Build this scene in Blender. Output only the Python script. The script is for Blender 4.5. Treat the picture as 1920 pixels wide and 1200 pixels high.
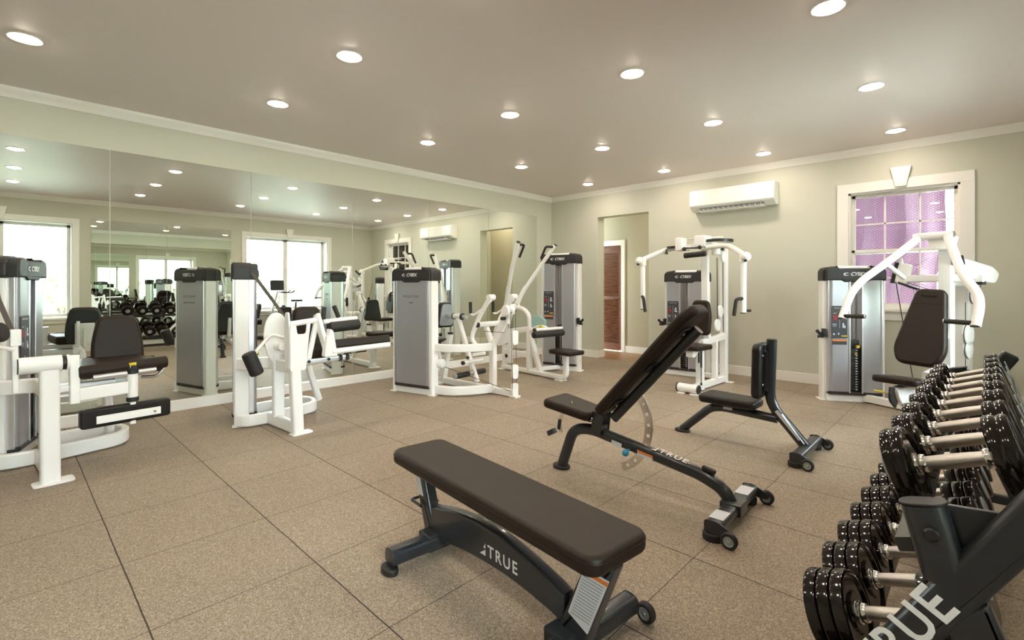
import bpy, bmesh, math, random
from math import sin, cos, pi, radians as R
from mathutils import Vector as V, Matrix, Euler

for o in list(bpy.data.objects):
    bpy.data.objects.remove(o)
SC = bpy.context.scene
COL = SC.collection

# ------------------------------------------------------------------ camera, world, exposure
YAW = math.atan((1838 - 960) / 915.0)
cam_d = bpy.data.cameras.new('camera')
cam_d.sensor_width = 36.0
cam_d.lens = 36.0 * 915 / 1920
cam_d.shift_y = -64 / 1920
cam_d.clip_start = 0.02
cam = bpy.data.objects.new('camera', cam_d)
cam.location = (0, 0, 1.25)
cam.rotation_euler = (R(90), 0, YAW)
COL.objects.link(cam)
SC.camera = cam

SC.view_settings.view_transform = 'Standard'
SC.view_settings.look = 'None'
SC.view_settings.exposure = 1.66
SC.view_settings.gamma = 1.0
SC.cycles.max_bounces = 14
SC.cycles.diffuse_bounces = 5
SC.cycles.glossy_bounces = 8
SC.cycles.transparent_max_bounces = 12
SC.cycles.sample_clamp_indirect = 6.0
SC.cycles.blur_glossy = 0.4
SC.cycles.caustics_reflective = True

world = bpy.data.worlds.new('world')
SC.world = world
world.use_nodes = True
wn = world.node_tree
bg = wn.nodes['Background']
tc = wn.nodes.new('ShaderNodeTexCoord')
sep = wn.nodes.new('ShaderNodeSeparateXYZ')
rmp = wn.nodes.new('ShaderNodeValToRGB')
wn.links.new(tc.outputs['Generated'], sep.inputs[0])
wn.links.new(sep.outputs['Z'], rmp.inputs[0])
rmp.color_ramp.elements[0].position = 0.0
rmp.color_ramp.elements[0].color = (0.62, 0.72, 0.66, 1)
rmp.color_ramp.elements[1].position = 0.12
rmp.color_ramp.elements[1].color = (0.86, 0.95, 1.0, 1)
wn.links.new(rmp.outputs[0], bg.inputs[0])
bg.inputs[1].default_value = 8.0

LAMP_STRENGTH = 60.0
LAMP_COLOR = (1.0, 0.865, 0.715)


# ------------------------------------------------------------------ materials
def mat(name, col, rough=0.5, metal=0.0, bump=0.0, bscale=200.0, var=0.0, vscale=3.0, **kw):
    m = bpy.data.materials.new(name)
    m.use_nodes = True
    nt = m.node_tree
    b = nt.nodes['Principled BSDF']
    b.inputs['Base Color'].default_value = (*col, 1)
    b.inputs['Roughness'].default_value = rough
    b.inputs['Metallic'].default_value = metal
    for k, v in kw.items():
        b.inputs[k.replace('_', ' ')].default_value = v
    if bump or var:
        t = nt.nodes.new('ShaderNodeTexCoord')
    if var:
        n = nt.nodes.new('ShaderNodeTexNoise')
        n.inputs['Scale'].default_value = vscale
        n.inputs['Detail'].default_value = 4
        mx = nt.nodes.new('ShaderNodeMix')
        mx.data_type = 'RGBA'
        mx.inputs['A'].default_value = (*[c * (1 - var) for c in col], 1)
        mx.inputs['B'].default_value = (*[min(1, c * (1 + var)) for c in col], 1)
        nt.links.new(t.outputs['Object'], n.inputs['Vector'])
        nt.links.new(n.outputs['Fac'], mx.inputs['Factor'])
        nt.links.new(mx.outputs['Result'], b.inputs['Base Color'])
    if bump:
        n2 = nt.nodes.new('ShaderNodeTexNoise')
        n2.inputs['Scale'].default_value = bscale
        bp = nt.nodes.new('ShaderNodeBump')
        bp.inputs['Strength'].default_value = bump
        bp.inputs['Distance'].default_value = 0.002
        nt.links.new(t.outputs['Object'], n2.inputs['Vector'])
        nt.links.new(n2.outputs['Fac'], bp.inputs['Height'])
        nt.links.new(bp.outputs['Normal'], b.inputs['Normal'])
    return m


WALL = mat('sage_wall_paint', (0.59, 0.588, 0.50), 0.55, bump=0.15, bscale=60, var=0.02)
CEIL = mat('ceiling_paint', (0.80, 0.725, 0.70), 0.55, bump=0.1, bscale=30)
TRIM = mat('white_trim_paint', (0.86, 0.84, 0.80), 0.35, bump=0.03, bscale=40)
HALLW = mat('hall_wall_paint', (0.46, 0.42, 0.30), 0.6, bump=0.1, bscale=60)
WHITE = mat('white_powder_coat', (0.87, 0.86, 0.84), 0.28, bump=0.08, bscale=500)
PLASTW = mat('white_plastic', (0.86, 0.86, 0.84), 0.2, bump=0.02, bscale=40)
CAP = mat('dark_grey_plastic', (0.022, 0.021, 0.022), 0.5, bump=0.1, bscale=400)
BLACK = mat('black_plastic', (0.012, 0.012, 0.013), 0.4, bump=0.1, bscale=300)
RUBBER = mat('black_grip_rubber', (0.016, 0.014, 0.013), 0.6, bump=0.4, bscale=400)
LEATHER = mat('brown_black_vinyl', (0.020, 0.0125, 0.0085), 0.44, bump=0.25, bscale=350, Specular_IOR_Level=0.22)
LEATHB = mat('black_vinyl', (0.009, 0.007, 0.006), 0.42, bump=0.25, bscale=350, Specular_IOR_Level=0.35)
GUN = mat('gunmetal_paint', (0.030, 0.034, 0.040), 0.28, metal=0.25, bump=0.05, bscale=600, Coat_Weight=0.25, Coat_Roughness=0.08)
CHROME = mat('chrome', (0.80, 0.79, 0.77), 0.12, metal=1.0, bump=0.02, bscale=100)
STEEL = mat('brushed_steel', (0.50, 0.475, 0.445), 0.34, metal=1.0, bump=0.3, bscale=500)
ALU = mat('satin_aluminium', (0.72, 0.72, 0.74), 0.3, metal=0.9, bump=0.05, bscale=300)
URETH = mat('glossy_black_urethane', (0.009, 0.007, 0.006), 0.11, bump=0.05, bscale=60, Specular_IOR_Level=0.38)
YELLOW = mat('yellow_plastic', (0.75, 0.58, 0.02), 0.4, bump=0.02)
BLUE = mat('blue_knob_plastic', (0.03, 0.28, 0.50), 0.35, bump=0.02)
ORANGE = mat('orange_label', (0.80, 0.22, 0.03), 0.5, bump=0.02)
RED = mat('red_print', (0.45, 0.02, 0.03), 0.5, bump=0.02)
PRINTW = mat('white_print', (0.80, 0.80, 0.80), 0.5, bump=0.02)
PRINTD = mat('dark_print', (0.05, 0.05, 0.06), 0.5, bump=0.02)
PAPER = mat('label_paper', (0.66, 0.68, 0.73), 0.45, bump=0.02, var=0.06, vscale=150)
GREYP = mat('grey_plate_plastic', (0.30, 0.33, 0.34), 0.35, bump=0.03)
CABLE = mat('black_cable', (0.02, 0.02, 0.02), 0.35, bump=0.02)
BELT = mat('brown_black_belt', (0.05, 0.04, 0.035), 0.5, bump=0.1)
FILM = mat('teal_shield_plastic', (0.38, 0.62, 0.60), 0.1, bump=0.01, Alpha=0.55)


def shroud_mat():
    m = bpy.data.materials.new('smoked_silver_shroud')
    m.use_nodes = True
    nt = m.node_tree
    b = nt.nodes['Principled BSDF']
    t = nt.nodes.new('ShaderNodeTexCoord')
    mp = nt.nodes.new('ShaderNodeMapping')
    mp.inputs['Scale'].default_value = (900, 900, 6)
    n = nt.nodes.new('ShaderNodeTexNoise')
    n.inputs['Scale'].default_value = 1.0
    r = nt.nodes.new('ShaderNodeMapRange')
    r.inputs['To Min'].default_value = 0.26
    r.inputs['To Max'].default_value = 0.40
    nt.links.new(t.outputs['Object'], mp.inputs[0])
    nt.links.new(mp.outputs[0], n.inputs['Vector'])
    nt.links.new(n.outputs['Fac'], r.inputs['Value'])
    nt.links.new(r.outputs[0], b.inputs['Roughness'])
    b.inputs['Base Color'].default_value = (0.74, 0.74, 0.79, 1)
    b.inputs['Metallic'].default_value = 0.8
    out = nt.nodes['Material Output']
    tr = nt.nodes.new('ShaderNodeBsdfTransparent')
    tr.inputs[0].default_value = (0.80, 0.80, 0.83, 1)
    tl = nt.nodes.new('ShaderNodeBsdfTranslucent')
    tl.inputs[0].default_value = (0.90, 0.90, 0.93, 1)
    m1 = nt.nodes.new('ShaderNodeMixShader'); m1.inputs[0].default_value = 0.6
    m2 = nt.nodes.new('ShaderNodeMixShader'); m2.inputs[0].default_value = 0.52
    nt.links.new(tr.outputs[0], m1.inputs[1]); nt.links.new(tl.outputs[0], m1.inputs[2])
    nt.links.new(m1.outputs[0], m2.inputs[1]); nt.links.new(b.outputs[0], m2.inputs[2])
    nt.links.new(m2.outputs[0], out.inputs['Surface'])
    return m


SHROUD = shroud_mat()


def floor_mat():
    m = bpy.data.materials.new('speckled_rubber_tiles')
    m.use_nodes = True
    nt = m.node_tree
    L = nt.links.new
    b = nt.nodes['Principled BSDF']
    t = nt.nodes.new('ShaderNodeTexCoord')

    def noise(sc, det=2):
        n = nt.nodes.new('ShaderNodeTexNoise')
        n.inputs['Scale'].default_value = sc
        n.inputs['Detail'].default_value = det
        L(t.outputs['Object'], n.inputs['Vector'])
        return n
    vo = nt.nodes.new('ShaderNodeTexVoronoi')
    vo.inputs['Scale'].default_value = 240
    L(t.outputs['Object'], vo.inputs['Vector'])
    cr = nt.nodes.new('ShaderNodeValToRGB')
    cr.color_ramp.interpolation = 'LINEAR'
    e = cr.color_ramp.elements
    e[0].position = 0.0; e[0].color = (0.168, 0.128, 0.092, 1)
    e[1].position = 1.0; e[1].color = (0.50, 0.41, 0.31, 1)
    k = e.new(0.22); k.color = (0.262, 0.204, 0.150, 1)
    k = e.new(0.75); k.color = (0.335, 0.268, 0.20, 1)
    sepc = nt.nodes.new('ShaderNodeSeparateColor')
    L(vo.outputs['Color'], sepc.inputs[0])
    L(sepc.outputs[0], cr.inputs[0])
    big = noise(1.3, 3)
    mr = nt.nodes.new('ShaderNodeMapRange')
    mr.inputs['To Min'].default_value = 0.86
    mr.inputs['To Max'].default_value = 1.12
    L(big.outputs['Fac'], mr.inputs['Value'])

    # tile seams
    sp = nt.nodes.new('ShaderNodeSeparateXYZ')
    L(t.outputs['Object'], sp.inputs[0])

    def math_(op, a, bb=None):
        n = nt.nodes.new('ShaderNodeMath')
        n.operation = op
        for i, x in enumerate((a, bb)):
            if x is None:
                continue
            if isinstance(x, (int, float)):
                n.inputs[i].default_value = x
            else:
                L(x, n.inputs[i])
        return n.outputs[0]
    P = 0.61
    wob = noise(6, 2)
    w = math_('MULTIPLY', math_('SUBTRACT', wob.outputs['Fac'], 0.5), 0.006)

    def seam(src, off, half):
        s = math_('ADD', math_('ADD', src, off), w)
        p = math_('PINGPONG', s, P / 2)      # 0 on a seam
        return math_('LESS_THAN', p, half)
    sx = seam(sp.outputs['X'], 2.17 + 6 * P, 0.0017)
    sy = seam(sp.outputs['Y'], -0.367 + 12 * P, 0.0027)
    sm = math_('MAXIMUM', sx, sy)
    # per tile tone
    fx = math_('FLOOR', math_('DIVIDE', math_('ADD', sp.outputs['X'], 2.17 + 6 * P), P))
    fy = math_('FLOOR', math_('DIVIDE', math_('ADD', sp.outputs['Y'], -0.367 + 12 * P), P))
    cmb = nt.nodes.new('ShaderNodeCombineXYZ')
    L(fx, cmb.inputs[0]); L(fy, cmb.inputs[1])
    wh = nt.nodes.new('ShaderNodeTexWhiteNoise')
    wh.noise_dimensions = '2D'
    L(cmb.outputs[0], wh.inputs['Vector'])
    mr2 = nt.nodes.new('ShaderNodeMapRange')
    mr2.inputs['To Min'].default_value = 0.94
    mr2.inputs['To Max'].default_value = 1.05
    L(wh.outputs['Value'], mr2.inputs['Value'])
    tone = math_('MULTIPLY', mr.outputs[0], mr2.outputs[0])
    vm = nt.nodes.new('ShaderNodeVectorMath')
    vm.operation = 'SCALE'
    L(cr.outputs[0], vm.inputs[0]); L(tone, vm.inputs['Scale'])
    mx = nt.nodes.new('ShaderNodeMix')
    mx.data_type = 'RGBA'
    mx.inputs['B'].default_value = (0.035, 0.026, 0.02, 1)
    L(vm.outputs[0], mx.inputs['A']); L(sm, mx.inputs['Factor'])
    L(mx.outputs['Result'], b.inputs['Base Color'])
    b.inputs['Roughness'].default_value = 0.62
    b.inputs['Specular IOR Level'].default_value = 0.35
    bp = nt.nodes.new('ShaderNodeBump')
    bp.inputs['Strength'].default_value = 0.35
    bp.inputs['Distance'].default_value = 0.002
    L(sepc.outputs[1], bp.inputs['Height'])
    L(bp.outputs[0], b.inputs['Normal'])
    return m


def wood_mat(name, c1, c2, scale=(1, 14, 14), slats=0, rough=0.4):
    m = bpy.data.materials.new(name)
    m.use_nodes = True
    nt = m.node_tree
    L = nt.links.new
    b = nt.nodes['Principled BSDF']
    t = nt.nodes.new('ShaderNodeTexCoord')
    mp = nt.nodes.new('ShaderNodeMapping')
    mp.inputs['Scale'].default_value = scale
    n = nt.nodes.new('ShaderNodeTexNoise')
    n.inputs['Scale'].default_value = 3
    n.inputs['Detail'].default_value = 5
    cr = nt.nodes.new('ShaderNodeValToRGB')
    cr.color_ramp.elements[0].position = 0.35
    cr.color_ramp.elements[0].color = (*c1, 1)
    cr.color_ramp.elements[1].position = 0.68
    cr.color_ramp.elements[1].color = (*c2, 1)
    L(t.outputs['Object'], mp.inputs[0]); L(mp.outputs[0], n.inputs['Vector'])
    L(n.outputs['Fac'], cr.inputs[0]); L(cr.outputs[0], b.inputs['Base Color'])
    b.inputs['Roughness'].default_value = rough
    return m


DOORW = wood_mat('louvred_door_wood', (0.075, 0.022, 0.009), (0.20, 0.070, 0.028), (2, 2, 30))
HALLF = wood_mat('hall_oak_floor', (0.22, 0.115, 0.045), (0.36, 0.20, 0.09), (1.5, 12, 1), rough=0.35)


def mirror_mat():
    m = bpy.data.materials.new('mirror_glass')
    m.use_nodes = True
    nt = m.node_tree
    b = nt.nodes['Principled BSDF']
    b.inputs['Base Color'].default_value = (0.88, 0.925, 0.875, 1)
    b.inputs['Metallic'].default_value = 1
    b.inputs['Roughness'].default_value = 0.0
    t = nt.nodes.new('ShaderNodeTexCoord')
    n = nt.nodes.new('ShaderNodeTexNoise')
    n.inputs['Scale'].default_value = 0.9
    n.inputs['Detail'].default_value = 0
    bp = nt.nodes.new('ShaderNodeBump')
    bp.inputs['Strength'].default_value = 0.12
    bp.inputs['Distance'].default_value = 0.004
    nt.links.new(t.outputs['Object'], n.inputs['Vector'])
    nt.links.new(n.outputs['Fac'], bp.inputs['Height'])
    nt.links.new(bp.outputs[0], b.inputs['Normal'])
    return m


MIRROR = mirror_mat()


def glass_mat(name='window_glass', refl=0.12, tint=(0.95, 0.98, 0.97)):
    m = bpy.data.materials.new(name)
    m.use_nodes = True
    nt = m.node_tree
    nt.nodes.remove(nt.nodes['Principled BSDF'])
    out = nt.nodes['Material Output']
    tr = nt.nodes.new('ShaderNodeBsdfTransparent')
    tr.inputs[0].default_value = (*tint, 1)
    gl = nt.nodes.new('ShaderNodeBsdfGlossy')
    gl.inputs['Roughness'].default_value = 0.0
    fr = nt.nodes.new('ShaderNodeFresnel')
    fr.inputs[0].default_value = 1.5
    ad = nt.nodes.new('ShaderNodeMath')
    ad.operation = 'ADD'
    ad.inputs[1].default_value = refl - 0.04
    nt.links.new(fr.outputs[0], ad.inputs[0])
    mx = nt.nodes.new('ShaderNodeMixShader')
    nt.links.new(ad.outputs[0], mx.inputs[0])
    nt.links.new(tr.outputs[0], mx.inputs[1])
    nt.links.new(gl.outputs[0], mx.inputs[2])
    nt.links.new(mx.outputs[0], out.inputs['Surface'])
    return m


GLASS = glass_mat()


def tarp_mat():
    m = bpy.data.materials.new('lilac_mesh_sheet')
    m.use_nodes = True
    nt = m.node_tree
    L = nt.links.new
    b = nt.nodes['Principled BSDF']
    t = nt.nodes.new('ShaderNodeTexCoord')
    cols = []
    for ang in (33, -33):
        mp = nt.nodes.new('ShaderNodeMapping')
        mp.inputs['Rotation'].default_value = (0, R(ang), 0)
        w = nt.nodes.new('ShaderNodeTexWave')
        w.wave_type = 'BANDS'
        w.bands_direction = 'Z'
        w.inputs['Scale'].default_value = 12
        L(t.outputs['Object'], mp.inputs[0]); L(mp.outputs[0], w.inputs['Vector'])
        cols.append(w.outputs['Fac'])
    mxn = nt.nodes.new('ShaderNodeMath'); mxn.operation = 'MULTIPLY'
    L(cols[0], mxn.inputs[0]); L(cols[1], mxn.inputs[1])
    n = nt.nodes.new('ShaderNodeTexNoise')
    n.inputs['Scale'].default_value = 2.2
    L(t.outputs['Object'], n.inputs['Vector'])
    c1 = nt.nodes.new('ShaderNodeMix'); c1.data_type = 'RGBA'
    c1.inputs['A'].default_value = (0.155, 0.072, 0.105, 1)
    c1.inputs['B'].default_value = (0.185, 0.105, 0.165, 1)
    L(n.outputs['Fac'], c1.inputs['Factor'])
    c2 = nt.nodes.new('ShaderNodeMix'); c2.data_type = 'RGBA'
    c2.inputs['B'].default_value = (0.31, 0.225, 0.32, 1)
    L(c1.outputs['Result'], c2.inputs['A']); L(mxn.outputs[0], c2.inputs['Factor'])
    L(c2.outputs['Result'], b.inputs['Base Color'])
    b.inputs['Roughness'].default_value = 0.5
    return m


TARP = tarp_mat()


def emis_mat(name, col, s):
    m = bpy.data.materials.new(name)
    m.use_nodes = True
    b = m.node_tree.nodes['Principled BSDF']
    b.inputs['Base Color'].default_value = (0.8, 0.8, 0.8, 1)
    b.inputs['Emission Color'].default_value = (*col, 1)
    b.inputs['Emission Strength'].default_value = s
    return m


LENS = emis_mat('lamp_lens', LAMP_COLOR, LAMP_STRENGTH)


def leaf_mat():
    return mat('green_leaves', (0.20, 0.34, 0.10), 0.5, var=0.4, vscale=2.5)


# ------------------------------------------------------------------ geometry helpers
def fillet(pts, r, k=6):
    pts = [V(p) for p in pts]
    if r <= 0 or len(pts) < 3:
        return pts
    out = [pts[0]]
    for i in range(1, len(pts) - 1):
        a, b, c = pts[i - 1], pts[i], pts[i + 1]
        d1, d2 = (a - b), (c - b)
        l1, l2 = d1.length, d2.length
        d = min(r, l1 * 0.48, l2 * 0.48)
        p0, p2 = b + d1.normalized() * d, b + d2.normalized() * d
        for j in range(k + 1):
            s = j / k
            out.append(p0 * (1 - s) ** 2 + b * 2 * s * (1 - s) + p2 * s * s)
    out.append(pts[-1])
    return out


def circ(r, n=14):
    return [(r * cos(2 * pi * i / n), r * sin(2 * pi * i / n)) for i in range(n)]


def rrect(w, h, r, k=3):
    r = min(r, w / 2 * 0.999, h / 2 * 0.999)
    out = []
    for cx, cy, a0 in ((w / 2 - r, h / 2 - r, 0), (-w / 2 + r, h / 2 - r, 90), (-w / 2 + r, -h / 2 + r, 180), (w / 2 - r, -h / 2 + r, 270)):
        for j in range(k + 1):
            a = R(a0 + 90 * j / k)
            out.append((cx + r * cos(a), cy + r * sin(a)))
    return out


def fpoly(pts, r, k=4):
    """polygon with every corner rounded; r number or list"""
    n = len(pts)
    out = []
    for i in range(n):
        a, b, c = V(pts[i - 1]), V(pts[i]), V(pts[(i + 1) % n])
        rr = r[i] if isinstance(r, (list, tuple)) else r
        if rr <= 0:
            out.append((b.x, b.y)); continue
        d1, d2 = a - b, c - b
        d = min(rr, d1.length * 0.48, d2.length * 0.48)
        p0, p2 = b + d1.normalized() * d, b + d2.normalized() * d
        for j in range(k + 1):
            s = j / k
            q = p0 * (1 - s) ** 2 + b * 2 * s * (1 - s) + p2 * s * s
            out.append((q.x, q.y))
    return out


def MX(o, x=(1, 0, 0), y=(0, 1, 0)):
    x = V(x).normalized(); y = V(y)
    z = x.cross(y).normalized(); y = z.cross(x)
    m = Matrix.Identity(4)
    for i in range(3):
        m[i][0], m[i][1], m[i][2], m[i][3] = x[i], y[i], z[i], o[i]
    return m


SPLIT = {'hole', 'weld_plate', 'paper_label', 'tube_cap', 'housing_trim', 'collar', 'bolt', 'hand_grip', 'hub_band', 'end_cap', 'end_plate', 'cable', 'belt', 'release_knob', 'pivot_collar',
         'thigh_roller', 'foot_roller', 'end_disc', 'belt_rim', 'rubber_foot', 'belt_guide', 'cross_tube', 'pad_bracket', 'handlebar', 'guide_rod', 'selector_pin', 'edge_trim', 'link_rod'}


class G:
    def __init__(s):
        s.bm = bmesh.new()

    def _ring(s, ps):
        return [s.bm.verts.new(p) for p in ps]

    def sweep(s, pts, prof, up=(0, 0, 1), fil=0, caps=True, scale=None):
        pts = fillet(pts, fil)
        up = V(up)
        n = len(pts)
        rings = []
        for i, p in enumerate(pts):
            if i == 0: t = pts[1] - pts[0]
            elif i == n - 1: t = pts[-1] - pts[-2]
            else: t = (pts[i + 1] - p).normalized() + (p - pts[i - 1]).normalized()
            t = t.normalized()
            sd = t.cross(up)
            if sd.length < 1e-4:
                sd = t.cross(V((1, 0, 0)) if abs(t.x) < 0.9 else V((0, 1, 0)))
            sd.normalize()
            u = sd.cross(t)
            k = scale(i / (n - 1)) if scale else 1.0
            rings.append(s._ring([p + sd * a * k + u * b * k for a, b in prof]))
        m = len(prof)
        for r0, r1 in zip(rings, rings[1:]):
            for j in range(m):
                s.bm.faces.new((r0[j], r0[(j + 1) % m], r1[(j + 1) % m], r1[j]))
        if caps:
            s.bm.faces.new(list(reversed(rings[0]))); s.bm.faces.new(rings[-1])
        return s

    def tube(s, pts, r, fil=0, n=14, up=None, scale=None):
        if up is None:
            d = V(pts[-1]) - V(pts[0])
            up = (0, 0, 1) if abs(d.normalized().z) < 0.85 else (0, 1, 0)
            if len(pts) > 2:
                c = (V(pts[1]) - V(pts[0])).cross(V(pts[-1]) - V(pts[1]))
                if c.length > 1e-3: up = c
        return s.sweep(pts, circ(r, n), up, fil, scale=scale)

    def bar(s, pts, w, h, up=(0, 0, 1), r=0.012, fil=0, scale=None):
        return s.sweep(pts, rrect(w, h, r), up, fil, scale=scale)

    def box(s, c, size, rot=None, bev=0.003):
        m = Matrix.Translation(c)
        if rot is not None:
            m = m @ Euler([R(a) for a in rot]).to_matrix().to_4x4()
        return s.boxm(m, size, bev)

    def boxm(s, m, size, bev=0.003):
        r = bmesh.ops.create_cube(s.bm, size=1.0)
        vs = r['verts']
        for v in vs:
            v.co = V((v.co.x * size[0], v.co.y * size[1], v.co.z * size[2]))
        if bev > 0:
            es = list({e for v in vs for e in v.link_edges})
            rb = bmesh.ops.bevel(s.bm, geom=es, offset=min(bev, min(size) * 0.45), segments=2, affect='EDGES', profile=0.5)
            vs = list({v for f in rb['faces'] for v in f.verts} | {v for v in vs if v.is_valid})
        for v in vs:
            v.co = m @ v.co
        return s

    def prism(s, outline, t, m=None, bev=0.0, seg=3):
        """outline in local XY, thickness t centred on local z=0, rims rounded by bev"""
        m = m or Matrix.Identity(4)
        area = sum(outline[i - 1][0] * outline[i][1] - outline[i][0] * outline[i - 1][1] for i in range(len(outline)))
        if area < 0: outline = outline[::-1]
        cx = sum(p[0] for p in outline) / len(outline); cy = sum(p[1] for p in outline) / len(outline)
        wx = max(p[0] for p in outline) - min(p[0] for p in outline)
        wy = max(p[1] for p in outline) - min(p[1] for p in outline)
        layers = []
        if bev <= 0:
            layers = [(-t / 2, 0), (t / 2, 0)]
        else:
            for j in range(seg + 1):
                a = pi / 2 * j / seg
                layers.append((-t / 2 + bev * (1 - sin(a)), bev * (1 - cos(a))))
            layers.reverse()
            layers = sorted(layers)
            layers += [(-z, i) for z, i in reversed(layers)]
        n = len(outline)
        nrm = []
        for i in range(n):
            a, b, c = V(outline[i - 1]), V(outline[i]), V(outline[(i + 1) % n])
            e1, e2 = (b - a), (c - b)
            e1 = e1.normalized() if e1.length > 1e-9 else e2.normalized()
            e2 = e2.normalized() if e2.length > 1e-9 else e1
            d = V((-(e1.y + e2.y), e1.x + e2.x))
            nrm.append(d.normalized() if d.length > 1e-9 else V((0, 0)))
        rings = []
        for z, ins in layers:
            rings.append(s._ring([m @ V((outline[i][0] + nrm[i].x * ins, outline[i][1] + nrm[i].y * ins, z)) for i in range(n)]))
        for r0, r1 in zip(rings, rings[1:]):
            for j in range(n):
                s.bm.faces.new((r0[j], r0[(j + 1) % n], r1[(j + 1) % n], r1[j]))
        s.bm.faces.new(list(reversed(rings[0]))); s.bm.faces.new(rings[-1])
        return s

    def lathe(s, prof, m=None, n=28):
        """prof: list (r, z) revolved about local z"""
        m = m or Matrix.Identity(4)
        rings = []
        for r, z in prof:
            if r < 1e-6:
                rings.append([s.bm.verts.new(m @ V((0, 0, z)))])
            else:
                rings.append(s._ring([m @ V((r * cos(2 * pi * i / n), r * sin(2 * pi * i / n), z)) for i in range(n)]))
        for r0, r1 in zip(rings, rings[1:]):
            if len(r0) == 1 and len(r1) == 1: continue
            for j in range(n):
                k = (j + 1) % n
                if len(r0) == 1: s.bm.faces.new((r0[0], r1[k], r1[j]))
                elif len(r1) == 1: s.bm.faces.new((r0[j], r0[k], r1[0]))
                else: s.bm.faces.new((r0[j], r0[k], r1[k], r1[j]))
        return s

    def cyl(s, p0, p1, r, n=24, bev=0.003):
        p0, p1 = V(p0), V(p1)
        d = p1 - p0
        h = d.length
        z = d.normalized()
        x = z.orthogonal().normalized()
        m = MX(p0, x, z.cross(x))
        b = min(bev, r * 0.4, h * 0.4)
        return s.lathe([(0, 0), (r - b, 0), (r, b), (r, h - b), (r - b, h), (0, h)], m, n)

    def ball(s, c, r, n=14):
        k = 8
        return s.lathe([(max(0.0, r * sin(pi * i / k)) if 0 < i < k else 0, -r * cos(pi * i / k)) for i in range(k + 1)], Matrix.Translation(c), n)

    def islands(s):
        s.bm.verts.ensure_lookup_table()
        s.bm.verts.index_update()
        seen, out = set(), []
        for v in s.bm.verts:
            if v.index in seen: continue
            st, isl = [v], []
            seen.add(v.index)
            while st:
                q = st.pop(); isl.append(q)
                for e in q.link_edges:
                    w = e.other_vert(q)
                    if w.index not in seen:
                        seen.add(w.index); st.append(w)
            out.append(isl)
        return out

    def obj(s, name, material, parent=None, angle=38):
        if name in SPLIT:
            isl = s.islands()
            if len(isl) > 1:
                first = None
                for grp in isl:
                    g2 = G()
                    mp = {v: g2.bm.verts.new(v.co) for v in grp}
                    for f in {f for v in grp for f in v.link_faces}:
                        g2.bm.faces.new([mp[v] for v in f.verts])
                    o = g2.obj(name, material, parent, angle)
                    first = first or o
                s.bm.free()
                return first
        bmesh.ops.recalc_face_normals(s.bm, faces=s.bm.faces)
        me = bpy.data.meshes.new(name)
        s.bm.to_mesh(me)
        s.bm.free()
        me.materials.append(material)
        for p in me.polygons: p.use_smooth = True
        me.set_sharp_from_angle(angle=R(angle))
        o = bpy.data.objects.new(name, me)
        COL.objects.link(o)
        if parent is not None: o.parent = parent
        wm = o.modifiers.new('even_shading', 'WEIGHTED_NORMAL')
        wm.keep_sharp = True
        return o


def txt(name, body, size, m, material, parent, ext=0.0004, shear=0.0, bold=0.0, align='CENTER', space=1.0):
    cu = bpy.data.curves.new(name, 'FONT')
    cu.body = body; cu.size = size; cu.extrude = ext; cu.shear = shear; cu.offset = bold
    cu.align_x = align; cu.align_y = 'CENTER'; cu.space_character = space
    cu.resolution_u = 3
    tmp = bpy.data.objects.new('tmp', cu)
    COL.objects.link(tmp)
    dg = bpy.context.evaluated_depsgraph_get()
    me = bpy.data.meshes.new_from_object(tmp.evaluated_get(dg))
    bpy.data.objects.remove(tmp)
    me.transform(m)
    me.name = name
    me.materials.clear(); me.materials.append(material)
    o = bpy.data.objects.new(name, me)
    COL.objects.link(o)
    o.parent = parent
    return o


def tag(o, label=None, cat=None, group=None, kind=None):
    if label: o['label'] = label
    if cat: o['category'] = cat
    if group: o['group'] = group
    if kind: o['kind'] = kind
    return o


def thing(name, label, cat, loc=(0, 0, 0), rz=0, group=None):
    o = bpy.data.objects.new(name, None)
    COL.objects.link(o)
    o.empty_display_size = 0.1
    o.location = loc; o.rotation_euler = (0, 0, R(rz))
    return tag(o, label, cat, group)


def structure(name, g, m):
    return tag(g.obj(name, m), kind='structure')


def copy_tree(o, parent=None):
    c = o.copy()
    COL.objects.link(c)
    c.parent = parent
    for ch in list(o.children): copy_tree(ch, c)
    return c


# ------------------------------------------------------------------ room shell
XW, XE, YN, YS, ZC = -5.83, 0.70, 7.15, -2.6, 2.90
T = 0.20


def wall_with_holes(name, axis, pos, a0, a1, z0, z1, holes, thick, m):
    """axis 'x': wall plane x=pos running along y ; 'y': plane y=pos along x. thick signed."""
    g = G()
    cuts = sorted({a0, a1, *[h[0] for h in holes], *[h[1] for h in holes]})
    for c0, c1 in zip(cuts, cuts[1:]):
        zs = [(z0, z1)]
        for h in holes:
            if h[0] <= c0 + 1e-6 and h[1] >= c1 - 1e-6:
                zs = [(z0, h[2]), (h[3], z1)]
        for b0, b1 in zs:
            if b1 - b0 < 1e-4: continue
            if axis == 'x':
                g.box((pos + thick / 2, (c0 + c1) / 2, (b0 + b1) / 2), (abs(thick), c1 - c0, b1 - b0), bev=0)
            else:
                g.box(((c0 + c1) / 2, pos + thick / 2, (b0 + b1) / 2), (c1 - c0, abs(thick), b1 - b0), bev=0)
    bmesh.ops.remove_doubles(g.bm, verts=g.bm.verts, dist=1e-5)
    return structure(name, g, m)


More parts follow.
